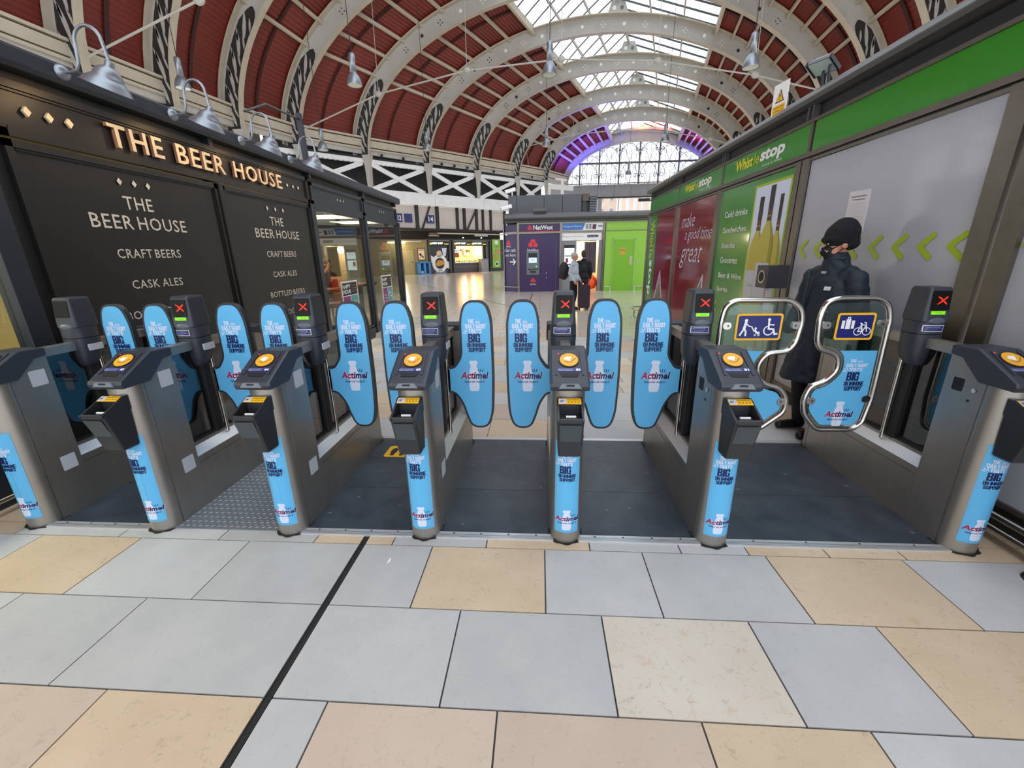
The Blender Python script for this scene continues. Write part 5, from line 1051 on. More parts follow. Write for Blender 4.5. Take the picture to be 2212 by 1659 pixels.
while y < 61:
    yr = y-2.9
    A = skyL(y, 0) if y <= 57 else None
    # skewed bars: from the left edge at y to the ridge nearer the camera
    if A is not None:
        K = 6; pts = []
        for k in range(K+1):
            yy = y-(3.6*k/K); pts.append(skyL(yy, k/K)-Vector((0, 0, .04)))
        for p, q in zip(pts, pts[1:]): b.bar(p, q, .055, .09, dk)
    if y <= 57:
        p, q = skyR(y, 0), skyR(y, 1.0); b.bar(p-Vector((0, 0, .05)), q-Vector((0, 0, .05)), .06, .12, dk)
    y += .85
b.build('glazing_bars', cl, kind='stuff')
# ---- hanging lamps
def lamp(x, y, z, label, s=1.0):
    t = root('pendant_lamp', label, 'lamp', (x, y, z), 0, 'silver pendant lamps hanging from the roof'); T = Matrix.Translation((x, y, z)) @ Matrix.Diagonal((s, s, s, 1))
    b = MB(T); b.lathe([(.34, 0), (.345, .03), (.31, .22), (.25, .38), (.16, .50), (.12, .54), (.14, .54), (.14, 1.25), (.10, 1.30), (0, 1.31)], zinc, None, 20); b.lathe([(.33, .02), (.30, .2), (.2, .36), (0, .42)], white, None, 20); b.build('lamp_shade', t)
    b = MB(T); b.lathe([(0, .06), (.30, .03)], mat('lamp_lens', (214, 222, 206), .2), None, 20); b.build('lamp_lens', t)
    b = MB(); xl, xr = XLf(y), XRf(y); u = ((xl+xr)/2-x)/((xr-xl)/2); top = arc(y, math.degrees(math.acos(max(-1, min(1, u)))), .5); b.tube([(x, y, z+1.3*s), (x, y, top.z)], .018, orn, 5); b.build('cable', t)
for x, y, z, l in ((-8.77, 22.4, 9.41, 'silver pendant lamp hanging over the red roof right of the bar roof mast'), (.41, 22.4, 9.46, 'silver pendant lamp hanging above the middle ticket gate'), (9.15, 22.0, 9.24, 'silver pendant lamp hanging left of the floodlight on the shop roof'),
                   (-17.3, 22.4, 9.61, 'silver pendant lamp hanging directly above the second swan neck lamp'), (-8.85, 36.0, 9.59, 'small silver pendant lamp in front of a black rib ornament above the white lattice'), (-14.87, 31.0, 8.71, 'silver pendant lamp beside the fourth swan neck lamp'),
                   (.48, 38.0, 10.03, 'farther pendant lamp hanging directly below the big middle one'), (9.9, 38.0, 10.06, 'pendant lamp hanging in front of the top of the arched end window'), (10.2, 54.0, 10.35, 'smallest pendant lamp hanging against the ironwork of the end window')): lamp(x, y, z, l)
def tie(y, nodes, endL, endR, label):
    t = root('tie_rods', label, 'tie rods', (nodes[1][0], y, nodes[1][1])); b = MB(); P = [endL]+nodes+[endR]
    for p, q in zip(P, P[1:]): b.tube([(p[0], y, p[1]), (q[0], y, q[1])], .055, beam2, 6)
    b.build('rod', t)
    for a, c in nodes:
        b = MB(); b.ell((a, y, c), (.26, .16, .2), beam2, 12, 8); b.build('boss', t)
        xl, xr = XLf(y), XRf(y); th = math.degrees(math.acos(max(-1, min(1, ((xl+xr)/2-a)/((xr-xl)/2))))); q = arc(y, th, LO)
        b = MB(); b.tube([(a, y, c), q], .022, beam2, 5); b.build('hanger', t)
tie(33.3, [(-11.4, 12.64), (-5.06, 13.79), (1.4, 14.17), (7.8, 13.8), (14.2, 12.75)], (-17.8, 10.45), (21.5, 11.0), 'nearer set of pale tie rods with round bosses crossing the arches')
tie(50.0, [(-1.6, 12.7), (3.36, 13.7), (8.1, 13.95), (13.1, 13.65), (17.7, 12.85)], (-5.6, 11.6) if False else (-1.9, 12.6), (20.7, 12.0), 'farther set of pale tie rods just in front of the end window')
tie(21.2, [(-14.79, 12.43), (-7.5, 14.0)], (-20.6, 10.6), (1.0, 14.8), 'nearest pale tie rod slanting across the top left corner')

# ================================================================== END WINDOW
YE = 57.0; fE = frame((0, YE, 0), (1, 0, 0), (0, 0, 1))
ew = root('window_1', kind='structure', loc=(12.1, YE, 9.65)); iron = mat('window_iron', (84, 84, 92), .5)
CX, ZB, AW, AH = 12.1, 9.65, 8.75, 4.75
def ea(t, d=0): return (CX-(AW+d)*math.cos(t), ZB+(AH+d)*math.sin(t))
b = MB(); n = 40
for k in range(n):
    a, c = PI*k/n, PI*(k+1)/n
    for d0, d1, h0, h1, m in ((0, 1.15, -.15, .15, beam2), (-.06, .06, .15, .35, beam2), (1.15, 1.4, .0, .6, beam)):
        P = [ea(a, d0), ea(a, d1), ea(c, d1), ea(c, d0)]; b.add([fE(x, z, h) for h in (h0, h1) for x, z in P], [(0, 1, 2, 3), (4, 5, 6, 7), (0, 1, 5, 4), (2, 3, 7, 6), (1, 2, 6, 5), (3, 0, 4, 7)], m)
b.build('window_arch', ew)
b = MB(); b.poly([ea(PI*k/n) for k in range(n+1)], fE, -.05, g_roof); b.build('glass_pane', ew)
def topz(x): u = (x-CX)/AW; return ZB+AH*math.sqrt(max(0, 1-u*u))
for x in (4.85, 7.2, 9.6, 12.0, 14.35, 16.7, 19.05):
    b = MB(); b.bar(fE(x, ZB, .05), fE(x, topz(x), .05), .20, .16, iron, (1, 0, 0)); b.build('mullion', ew)
b = MB(); b.bar(fE(CX-AW*.86, 12.15, .05), fE(CX+AW*.86, 12.15, .05), .16, .2, iron); b.build('transom', ew)
b = MB(); b.bar(fE(CX-AW, 9.9, .05), fE(CX+AW, 9.9, .05), .08, .08, iron)
x = CX-AW+.6
while x < CX+AW-.5:
    b.tube([fE(x, ZB, .04), fE(x, topz(x), .04)], .028, iron, 4, caps=False); x += .587
def spiral(cx, cz, r, dirn, up):
    P = []
    for k in range(18):
        a = k/17*2.6*PI; rr = r*(1-.8*k/17); P.append(fE(cx+dirn*(r-rr*math.cos(a))-dirn*0, cz+up*rr*math.sin(a), .06))
    b.tube(P, .04, iron, 4, caps=False)
ms = [4.85, 7.2, 9.6, 12.0, 14.35, 16.7, 19.05]
for x0, x1 in zip([2.5]+ms, ms+[21.4]):
    w_ = x1-x0; c = (x0+x1)/2
    for (za, zb) in ((ZB, 12.1), (12.25, 15)):
        zt = min(zb, topz(c)-.1)
        if zt-za < .5: continue
        for s in (1, -1):
            P = [fE(c+s*w_*.5*math.cos(q*PI/2)*(1 if za == ZB else 1), za+(zt-za)*math.sin(q*PI/2), .05) for q in [k/8 for k in range(9)]]
            P = [p for p in P if p.z <= topz(p.x)]
            if len(P) > 1: b.tube(P, .034, iron, 4, caps=False)
            P = [fE(c+s*w_*.5*(1-q), zt-(zt-za)*(q**2)*1.0, .05) for q in [k/8 for k in range(9)]]; P = [p for p in P if p.z <= topz(p.x)]
            if len(P) > 1: b.tube(P, .030, iron, 4, caps=False)
    for s, xx in ((1, x0), (-1, x1)):
        if ZB+.9 < topz(xx+s*.4): spiral(xx+s*.12, 10.7, .28, s, 1)
        if 13.5 < topz(xx+s*.4): spiral(xx+s*.10, 13.6, .24, s, -1)
b.build('iron_tracery', ew, kind='stuff')
ed = root('wall_end', kind='structure', loc=(11, YE, 8)); em = mat('end_beam_paint', (150, 152, 156), .6, noise=.3, nscale=.8, c2=(120, 122, 126))
b = MB()
for x0, x1 in [(.9+2.05*k, .9+2.05*(k+1)-.03) for k in range(10)]: b.prism([(x0, 8.3), (x1, 8.3), (x1, 9.6), (x0, 9.6)], fE, -.1, .35, em)
b.prism([(.5, 9.55), (21.8, 9.55), (21.8, 9.72), (.5, 9.72)], fE, -.2, .55, em); b.prism([(.5, 8.2), (21.8, 8.2), (21.8, 8.32), (.5, 8.32)], fE, -.1, .45, blackp); b.build('end_beam', ed)
b = MB(); b.prism([(-1, 0), (6.9, 0), (6.9, 8.2), (-1, 8.2)], fE, -.3, -.1, mat('end_wall_dark', (60, 60, 62), .8)); b.prism([(21, 0), (30, 0), (30, 20), (21, 20)], fE, -.3, -.1, MATS['end_wall_dark']); b.build('end_wall_panel', ed)
for x in (7.4, 20.4): b = MB(); b.bar(fE(x, 0, .1), fE(x, 8.3, .1), .5, .5, em, (1, 0, 0)); b.build('end_column', ed)
# spandrels round the arch
b = MB()
for k in range(n):
    a, c = PI*k/n, PI*(k+1)/n; p, q = ea(a, 1.3), ea(c, 1.3); A = arc(YE, 180*k/n, .6); B_ = arc(YE, 180*(k+1)/n, .6); b.add([fE(p[0], p[1], 0), fE(q[0], q[1], 0), Vector((B_.x, YE, B_.z)), Vector((A.x, YE, A.z))], [(0, 1, 2, 3)], redp)
b.build('spandrel', ed)
# coloured uplighting of the end bay (real lamps by the window)
light('SPOT', (3.9, 54.4, 10.6), 700, (.08, .05, 1), .3, (PI, 0, 0), 2.6, name='blue_uplight'); light('SPOT', (6.0, 54.6, 12.6), 300, (.10, .05, 1), .3, (PI, 0, 0), 2.6, name='violet_uplight')
light('SPOT', (20.0, 54.4, 11.6), 700, (.08, .05, 1), .3, (PI, 0, 0), 2.6, name='blue_uplight'); light('SPOT', (17.8, 54.6, 13.6), 180, (.3, .04, .9), .3, (PI, 0, 0), 2.6, name='violet_uplight')
light('SPOT', (12.0, 55.2, 15.0), 385, (1, .28, .08), .3, (PI, 0, 0), 2.6, name='red_uplight'); light('SPOT', (14.6, 55.2, 14.9), 330, (1, .06, .03), .3, (PI, 0, 0), 2.6, name='red_uplight')
# street buildings seen through the opening
bw = mat('street_stone', (226, 206, 190), .8, noise=.2, nscale=.6); bww = mat('street_window', (150, 150, 158), .3)
t = root('street_building', 'pale stone street building with sash windows seen through the gap above the kiosk', 'building', (11, 74, 0), group=None)
b = MB(); b.box(5, 12.4, 74, 80, 0, 12, bw); b.build('facade', t)
for i in range(4):
    for z in (4.2, 7.0, 9.8):
        b = MB(); b.box(6.4+1.6*i, 7.1+1.6*i, 73.9, 73.99, z, z+1.7, white); w2 = b.build('window', t); b = MB(); b.box(6.48+1.6*i, 7.02+1.6*i, 73.86, 73.9, z+.08, z+1.62, bww); b.build('pane', w2)
t = root('terrace_building', 'long white columned street terrace seen through the gap above the green exchange', 'building', (18, 70, 0))
b = MB(); b.bar((13, 75, 5), (24, 64, 5), 1.0, 14, bw); b.build('facade', t)
for i in range(11):
    q = i/11; x, y = 13+11*q, 74.3-11*q; b = MB(); b.bar((x, y, 4.5), (x, y, 11.0), .45, .45, white, (1, 0, 0)); b.build('column', t)
b = MB(); b.bar((12.9, 74.2, 11.2), (24, 63, 11.2), 1.4, .5, white); b.build('cornice', t)
t = root('hanging_sign', 'dark box sign hanging in the gap above the green exchange', 'sign', (12.7, 56, 7.8)); b = MB(); b.box(12.0, 13.4, 56, 56.2, 7.65, 8.0, blackd); b.build('sign_box', t); b = MB(); b.tube([(12.2, 56.1, 8.0), (12.2, 56.9, 8.25)], .02, blackd, 5); b.tube([(13.2, 56.1, 8.0), (13.2, 56.9, 8.25)], .02, blackd, 5); b.build('hanger', t)

# ================================================================== DIAGONAL SIDE WALL
WA = math.atan2(.70, .714); W0 = Vector((-14.55, 37.5, 0)); MW = Matrix.Translation(W0) @ Matrix.Rotation(WA, 4, 'Z')
u_ = MW.to_3x3() @ Vector((1, 0, 0)); fW = lambda x, y, h=0: MW @ Vector((x, -h, y))
wl = root('wall_left', kind='structure', loc=tuple(W0), rz=WA)
def WB(name, x0, x1, z0, z1, m, h0=-.1, h1=0., par=wl, **k): b = MB(); b.prism([(x0, z0), (x1, z0), (x1, z1), (x0, z1)], fW, h0, h1, m); return b.build(name, par, **k)
WB('black_backing', -7, 22, 6.9, 12, blackp, -1.6, -1.5)
for x0, x1 in ((-7, -5.6), (-5.3, .0), (.05, 6.36), (6.40, 12.06), (12.10, 16.1)): WB('white_band', x0, x1, 6.18, 7.21, cloud, -.3, .25)
CS = [-5.56, .10, 5.75, 11.34, 16.74, 21.0]
WB('top_beam', -7, 21.5, 9.16, 9.47, cloud, -.2, .12); b = MB()
for i in range(72): b.prism([(-6.9+.4*i, 9.12), (-6.7+.4*i, 9.12), (-6.7+.4*i, 9.16), (-6.9+.4*i, 9.16)], fW, -.1, .12, cloud)
b.build('beam_dentils', wl, kind='stuff')
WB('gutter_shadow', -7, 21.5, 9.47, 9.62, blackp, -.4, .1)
for a, c in zip([-11.2]+CS, CS):
    for (za, zb) in ((7.2, 9.15), (9.15, 7.2)):
        b = MB(); b.bar(fW(a+.35, za, .02 if za < zb else .08), fW(c-.35, zb, .02 if za < zb else .08), .10, .36, cloud, tuple(MW.to_3x3() @ Vector((0, 0, 1)))); b.build('cross_brace', wl)
# timber framed storey
WB('timber_infill', -7, 15.1, 4.2, 6.15, warmw, -.3, -.12)
for x0, x1 in ((-3, -2.7), (1.2, 1.5), (4.30, 4.62), (6.47, 6.79), (8.78, 9.06), (9.62, 9.92), (11.15, 11.42), (11.98, 12.22), (13.0, 13.24), (14.9, 15.2)): WB('timber_post', x0, x1, 4.14, 6.18, blackp, -.14, .02)
for x0, x1 in ((4.95, 5.85), (10.05, 11.25)): b = MB(); b.bar(fW(x0, 4.2, .0), fW(x1, 6.15, .0), .06, .16, blackp, tuple(MW.to_3x3() @ Vector((0, 0, 1)))); b.build('timber_strut', wl)
WB('timber_rail', -7, 15.2, 4.02, 4.2, blackp, -.3, .08)
for x0, x1, s in ((5.48, 6.22, '14'), (3.21, 3.92, ''), (2.35, 2.93, '12')):
    t = root('platform_sign', {'14': 'dark blue number 14 sign on the white timber framed wall', '': 'blank dark blue sign square on the timber framed wall left of number 14', '12': 'dark blue sign ending in number 2 half hidden by the bar roof corner'}[s], 'sign', tuple(fW((x0+x1)/2, 4.65, 0)), WA); b = MB(); b.prism([(x0, 4.66), (x1, 4.66), (x1, 5.40), (x0, 5.40)], fW, -.12, .04, mat('platform_blue', (24, 40, 104), .4))
    if s: b.text(s, x0+.12, x1-.12, 4.82, 5.24, fW, .05, white, heavy=.02)
    b.build('sign_plate', t)
WB('shop_fascia_dark', -7, 15.1, 3.2, 4.02, mat('fascia_dark_brown', (48, 42, 38), .8), -1.2, -1.0)  # set-back fascia in one even dark brown
WB('soffit', -7, 15.1, 3.98, 4.05, mat('soffit_brown', (70, 52, 38), .8), -1.2, .0)
WB('khaki_wall', -7, 5.42, 0, 3.2, mat('khaki_paint', (150, 134, 92), .7), -.5, -.3); sfd = mat('shopfront_dark', (54, 58, 62), .5)
for q4 in ((5.42, 8.42, 0, 3.3), (12.2, 15.1, 0, 3.3), (8.42, 12.2, 2.66, 3.3), (8.42, 12.2, 0, .95)): WB('dark_shopfront', *q4, sfd, -.5, -.35)
d2 = WB('khaki_door', 2.9, 3.85, 0, 2.28, mat('khaki_door', (160, 146, 100), .6), -.3, -.25); 
b = MB()
for x0, x1, z0, z1 in ((2.82, 2.9, 0, 2.36), (3.85, 3.93, 0, 2.36), (2.82, 3.93, 2.28, 2.36)): b.prism([(x0, z0), (x1, z0), (x1, z1), (x0, z1)], fW, -.3, -.22, MATS['khaki_paint'])
b.disc(3.72, 1.15, .06, fW, -.24, blackd); b.build('door_frame', d2)
tube_e = mat('fluorescent', (255, 246, 216), .5, emit=(255, 240, 200), es=4)
t = root('tube_light', 'lit fluorescent strip light above the khaki door', 'light', tuple(fW(2.6, 3.0, .2)), WA); b = MB(); b.prism([(1.3, 2.86), (3.0, 2.86), (3.0, 2.95), (1.3, 2.95)], fW, -.1, .05, tube_e); b.build('lit_tube', t); b = MB(); b.prism([(1.2, 2.95), (4.6, 2.95), (4.6, 3.06), (1.2, 3.06)], fW, -.12, .07, beam); b.build('casing', t)
light('POINT', fW(2.2, 2.7, .6), 60, (1, .86, .55), .3, name='tube_light_glow')
t = root('unlit_strip_light', 'long pale unlit strip light casing above the pasty shop', 'light', tuple(fW(11, 3.75, .1)), WA); b = MB(); b.prism([(6.4, 3.72), (14.8, 3.72), (14.8, 3.84), (6.4, 3.84)], fW, 0, .12, beam); b.prism([(10.8, 3.55), (12.4, 3.55), (12.4, 3.80), (10.8, 3.80)], fW, .1, .3, beam2); b.build('casing', t)
t = root('square_light', 'small square framed light box left of the strip light casing', 'light', tuple(fW(6.0, 3.5, 0)), WA); b = MB(); b.prism([(5.55, 3.55), (6.45, 3.55), (6.45, 3.80), (5.55, 3.80)], fW, 0, .25, mat('lightbox_brown', (110, 84, 62), .6)); b.prism([(5.5, 3.50), (6.5, 3.50), (6.5, 3.56), (5.5, 3.56)], fW, 0, .27, beam2); b.build('casing', t)
t = root('framed_poster', 'red framed printed poster on the khaki wall left of the pasty shop', 'poster', tuple(fW(4.7, 1.3, -.25)), WA); b = MB(); b.prism([(4.33, 1.30), (5.14, 1.30), (5.14, 2.44), (4.33, 2.44)], fW, -.3, -.25, mat('frame_red', (120, 52, 36), .5)); b.prism([(4.41, 1.38), (5.06, 1.38), (5.06, 2.36), (4.41, 2.36)], fW, -.25, -.24, mat('poster_cream', (238, 216, 176), .6)); b.text('THANK YOU', 4.46, 5.0, 2.20, 2.30, fW, -.23, seam, heavy=.02); b.disc(4.6, 1.85, .12, fW, -.23, seam, 14); b.disc(4.85, 1.65, .09, fW, -.23, seam, 12); b.stroke([(4.5, 1.5), (4.75, 1.8), (4.95, 1.5)], .04, fW, -.23, seam); b.build('poster_print', t)
bb_ = mat('crate_blue', (66, 140, 206), .5)
t = root('blue_stand', 'bright blue two bay stand on the floor below the framed poster', 'stand', tuple(fW(4.65, 0, .2)), WA); b = MB(); x0, x1 = 4.10, 5.28
for a, c, e, g in ((x0, x0+.16, 0, 1.15), (x1-.16, x1, 0, 1.15), ((x0+x1)/2-.1, (x0+x1)/2+.1, 0, 1.15), (x0, x1, 1.05, 1.18), (x0, x1, 0, .1)): b.prism([(a, e), (c, e), (c, g), (a, g)], fW, -.2, .35, bb_)
b.build('stand_frame', t); b = MB(); b.prism([(x0, 0), (x1, 0), (x1, 1.1), (x0, 1.1)], fW, -.2, -.15, mat('crate_dark', (20, 66, 120), .5)); b.build('back_board', t)
b = MB(); b.ell(fW(4.4, .22, .2), (.2, .2, .13), beam, 10, 6); b.ell(fW(4.98, .28, .2), (.2, .2, .15), orn, 10, 6); b.build('bundles', t)
# pasty shop
ps = root('pasty_shop', 'dark fronted pasty shop with lit window, lit signs and a round emblem door', 'shop', tuple(fW(9.5, 0, -.3)), WA)
gl = mat('lit_sign_white', (255, 250, 235), .5, emit=(255, 248, 230), es=1.3); yl = mat('lit_sign_yellow', (250, 200, 30), .5, emit=(250, 200, 30), es=.9)
for x0, x1 in ((5.62, 7.82), (8.42, 10.48), (10.55, 12.5)):
    b = MB(); b.prism([(x0, 2.66), (x1, 2.66), (x1, 3.10), (x0, 3.10)], fW, -.35, -.15, blackd); b.prism([(x0, 3.08), (x1, 3.08), (x1, 3.14), (x0, 3.14)], fW, -.35, -.12, frame_s); q = b.build('sign_box', ps)
    W = x1-x0; b = MB(); b.text('PASTY SHOP', x0+W*.12, x0+W*.68, 2.78, 2.95, fW, -.14, gl, heavy=.03); b.stroke([(x0+W*.76, 2.80), (x0+W*.97, 2.80)], .05, fW, -.14, yl); b.poly([(x0+.05, 2.76), (x0+W*.12, 2.76), (x0+W*.10, 2.82), (x0+.12, 2.95), (x0+.05, 2.9)], fW, -.14, yl); b.build('lit_lettering', q)
for x0, x1 in ((5.5, 5.62), (7.82, 8.0), (8.22, 8.42), (12.5, 12.72), (12.95, 13.1)): b = MB(); b.prism([(x0, 0), (x1, 0), (x1, 3.1), (x0, 3.1)], fW, -.35, -.1, mat('pilaster_grey', (72, 76, 80), .5)); b.build('pilaster', ps)
b = MB(); b.prism([(5.62, 0), (7.82, 0), (7.82, 2.66), (5.62, 2.66)], fW, -.34, -.3, mat('door_black', (26, 24, 26), .35)); dr = b.build('door', ps)
b = MB(); b.ring(6.72, .98, .50, .86, fW, -.28, white, 30); b.disc(6.72, .98, .86, fW, -.285, white, 30); b.disc(6.72, .98, .52, fW, -.27, blackd, 26); pastry = mat('pastry_gold', (206, 150, 60), .5)
b.poly([(6.22, .80), (6.30, 1.05), (6.55, 1.28), (6.95, 1.28), (7.30, 1.08), (7.22, .88), (6.9, .78), (6.5, .70)], fW, -.26, pastry); b.ring(6.72, .98, .50, .53, fW, -.265, blackd, 26)
b.disc(6.70, 1.90, .30, fW, -.27, mat('pale_badge', (230, 196, 160), .5), 22); b.text('PASTY', 6.45, 7.0, 1.58, 1.74, fW, -.26, blackd, heavy=.02); b.text('SHOP', 6.5, 6.95, .22, .38, fW, -.26, blackd, heavy=.02)
b.poly([(5.75, 1.75), (6.05, 1.60), (5.98, 1.15), (5.78, 1.05)], fW, -.28, white); b.poly([(7.4, 1.2), (7.78, 1.1), (7.8, .42), (7.45, .55)], fW, -.28, white); b.poly([(7.05, 2.42), (7.6, 2.42), (7.45, 1.7), (7.15, 1.6)], fW, -.28, pwhite); b.poly([(6.1, .0), (7.4, .0), (7.35, .25), (6.2, .25)], fW, -.28, lgrey); b.build('door_emblem', dr)
b = MB(); lw = mat('shop_interior_lit', (255, 214, 150), .6); b.prism([(8.42, .9), (12.0, .9), (12.0, 2.66), (8.42, 2.66)], fW, -2.4, -2.36, lw); b.prism([(8.42, 2.6), (12.2, 2.6), (12.2, 2.66), (8.42, 2.66)], fW, -2.4, -.3, lw); b.prism([(12.0, .9), (12.06, .9), (12.06, 2.66), (12.0, 2.66)], fW, -2.4, -.4, lw); b.prism([(8.3, .9), (8.36, .9), (8.36, 2.66), (8.3, 2.66)], fW, -2.4, -.5, lw); b.build('inner_walls', ps)
b = MB(); b.prism([(8.42, 0), (12.2, 0), (12.2, .95), (8.42, .95)], fW, -.6, -.32, mat('counter_front', (74, 72, 72), .5)); b.text('Handmade in Cornwall', 8.6, 11.4, .52, .72, fW, -.31, lgrey); b.build('counter_front', ps)
b = MB(); b.prism([(8.42, .95), (11.6, .95), (11.6, 1.02), (8.42, 1.02)], fW, -1.0, -.3, steel_l); b.prism([(8.42, 1.02), (11.6, 1.02), (11.6, 1.45), (8.42, 1.45)], fW, -.42, -.40, g_clear); b.prism([(8.42, 1.42), (11.6, 1.42), (11.6, 1.46), (8.42, 1.46)], fW, -1.0, -.3, steel_l); b.build('heated_counter', ps)
for k in range(14):
    t = MB(); p = fW(8.7+.21*k, 1.10+.04*(k % 2), -.62+.1*(k % 3)); t.ell(p, (.10, .10, .05), pastry, 10, 6); o = t.build('pasty', label='golden pasty in the lit counter of the far shop window', category='food', group='pasties in the lit shop counter')
b = MB(); b.prism([(9.0, 1.5), (9.1, 1.5), (9.1, 2.4), (9.0, 2.4)], fW, -2.3, -2.2, wood); 
for (x, z, w_, h, m) in ((10.0, 1.75, .5, .4, beam), (10.5, 2.0, .3, .35, seam), (10.9, 1.7, .6, .3, lgrey), (11.3, 2.0, .35, .3, blackd), (9.6, 1.6, .3, .2, wood)): b.prism([(x, z), (x+w_, z), (x+w_, z+h), (x, z+h)], fW, -2.3, -2.0, m)
b.build('back_shelf_goods', ps)
b = MB(); b.prism([(8.46, 1.5), (9.08, 1.5), (9.08, 1.98), (8.46, 1.98)], fW, -.36, -.33, mat('pasty_photo', (200, 96, 40), .5, noise=.9, nscale=5, c2=(90, 36, 16))); b.prism([(8.46, 2.02), (9.08, 2.02), (9.08, 2.28), (8.46, 2.28)], fW, -.36, -.33, white); b.prism([(8.46, 2.3), (8.76, 2.3), (8.76, 2.64), (8.46, 2.64)], fW, -.36, -.33, slate); b.build('window_cards', ps)
for x in (8.9, 10.2, 11.4): light('POINT', fW(x, 2.35, -1.2), 70, (1, .74, .42), .12, name='shop_light')
for x in (9.6, 11.9): b = MB(); b.ell(fW(x, 3.42, -.2), (.07, .07, .05), tube_e, 10, 6); b.build('spot_lamp', ps)
t = root('drinks_fridge', 'grey chest fridge standing at the right of the pasty shop counter', 'fridge', tuple(fW(11.9, 0, 0)), WA); b = MB(); b.prism([(11.5, 0), (12.4, 0), (12.4, 1.25), (11.5, 1.25)], fW, -.3, .25, mat('fridge_grey', (140, 142, 146), .4)); b.build('fridge_body', t, bevel=.03); b = MB(); b.prism([(11.45, 1.25), (12.45, 1.25), (12.45, 1.33), (11.45, 1.33)], fW, -.35, .3, lgrey); b.build('lid', t)
t = root('green_banner', 'lime green banner with a wrap picture at the right end of the far wall', 'banner', tuple(fW(13.9, .2, 0)), WA); b = MB(); b.prism([(13.35, .35), (14.45, .35), (14.45, 3.30), (13.35, 3.30)], fW, -.3, -.2, green_l); b.disc(13.9, 3.0, .22, fW, -.19, white, 18); b.disc(13.9, .75, .26, fW, -.19, white, 18); b.disc(13.9, .75, .16, fW, -.18, navy, 16)
wrap = mat('wrap_tan', (196, 150, 100), .6); b.poly([(13.45, 1.5), (13.4, 1.9), (13.75, 1.75), (14.1, 1.55), (14.0, 1.2), (13.7, 1.3)], fW, -.17, wrap); b.poly([(13.6, 2.2), (13.9, 2.35), (14.4, 2.1), (14.5, 1.8), (14.1, 1.7)], fW, -.17, wrap); b.text('FRESH WRAPS', 13.6, 14.2, 2.5, 2.62, fW, -.18, navy); b.build('banner_print', t)
# near part of the left side, mostly hidden behind the bar
nl = MB(); nl.prism([(0, 8.4), (21.5, 8.4), (21.5, 11.2), (0, 11.2)], frame((-23.4, 12, 0), (.13, 1, 0), (0, 0, 1)), -.3, 0, mat('side_wall_grey', (96, 92, 88), .8)); nl.build('side_wall', wl)
# white goal shaped frame past the end of the lattice
t = root('white_frame', 'white steel frame standing at the end of the lattice under the end window', 'frame', (2.0, 50, 7)); b = MB(); b.bar((1.0, 50, 6.5), (1.0, 50, 9.0), .5, .3, cloud, (1, 0, 0)); b.bar((.9, 50, 8.75), (3.6, 50, 8.5), .3, .5, cloud); b.bar((2.4, 50, 7), (2.4, 50, 9.4), .25, .3, cloud, (1, 0, 0)); b.bar((1.6, 50, 9.5), (2.9, 50, 9.3), .3, .2, cloud); b.build('frame_bars', t)
t = root('security_camera', 'white security camera on the end of the white band left of the kiosk', 'camera', tuple(fW(15.9, 6.3, .4)), WA); b = MB(); b.bar(fW(15.6, 6.4, .5), fW(16.4, 6.6, .5), .25, .3, white); b.build('camera_housing', t); b = MB(); b.tube([fW(16.0, 5.8, .4), fW(16.0, 6.4, .4)], .05, white, 6); b.build('bracket', t)
for s_ in (1.5, 3.5, 7.4, 8.8, 10.3, 13.6, 19.0):
    t = root('small_spotlight', 'small black spotlight standing on the ledge above the white lattice beam', 'spotlight', tuple(fW(s_, 9.6, .1)), WA, 'black spotlights along the lattice ledge'); b = MB(); b.ell(fW(s_, 9.88, .12), (.12, .12, .12), blackd, 10, 6); b.build('lamp_head', t); b = MB(); b.tube([fW(s_, 9.55, .1), fW(s_, 9.85, .1)], .03, blackd, 5); b.build('stem', t)

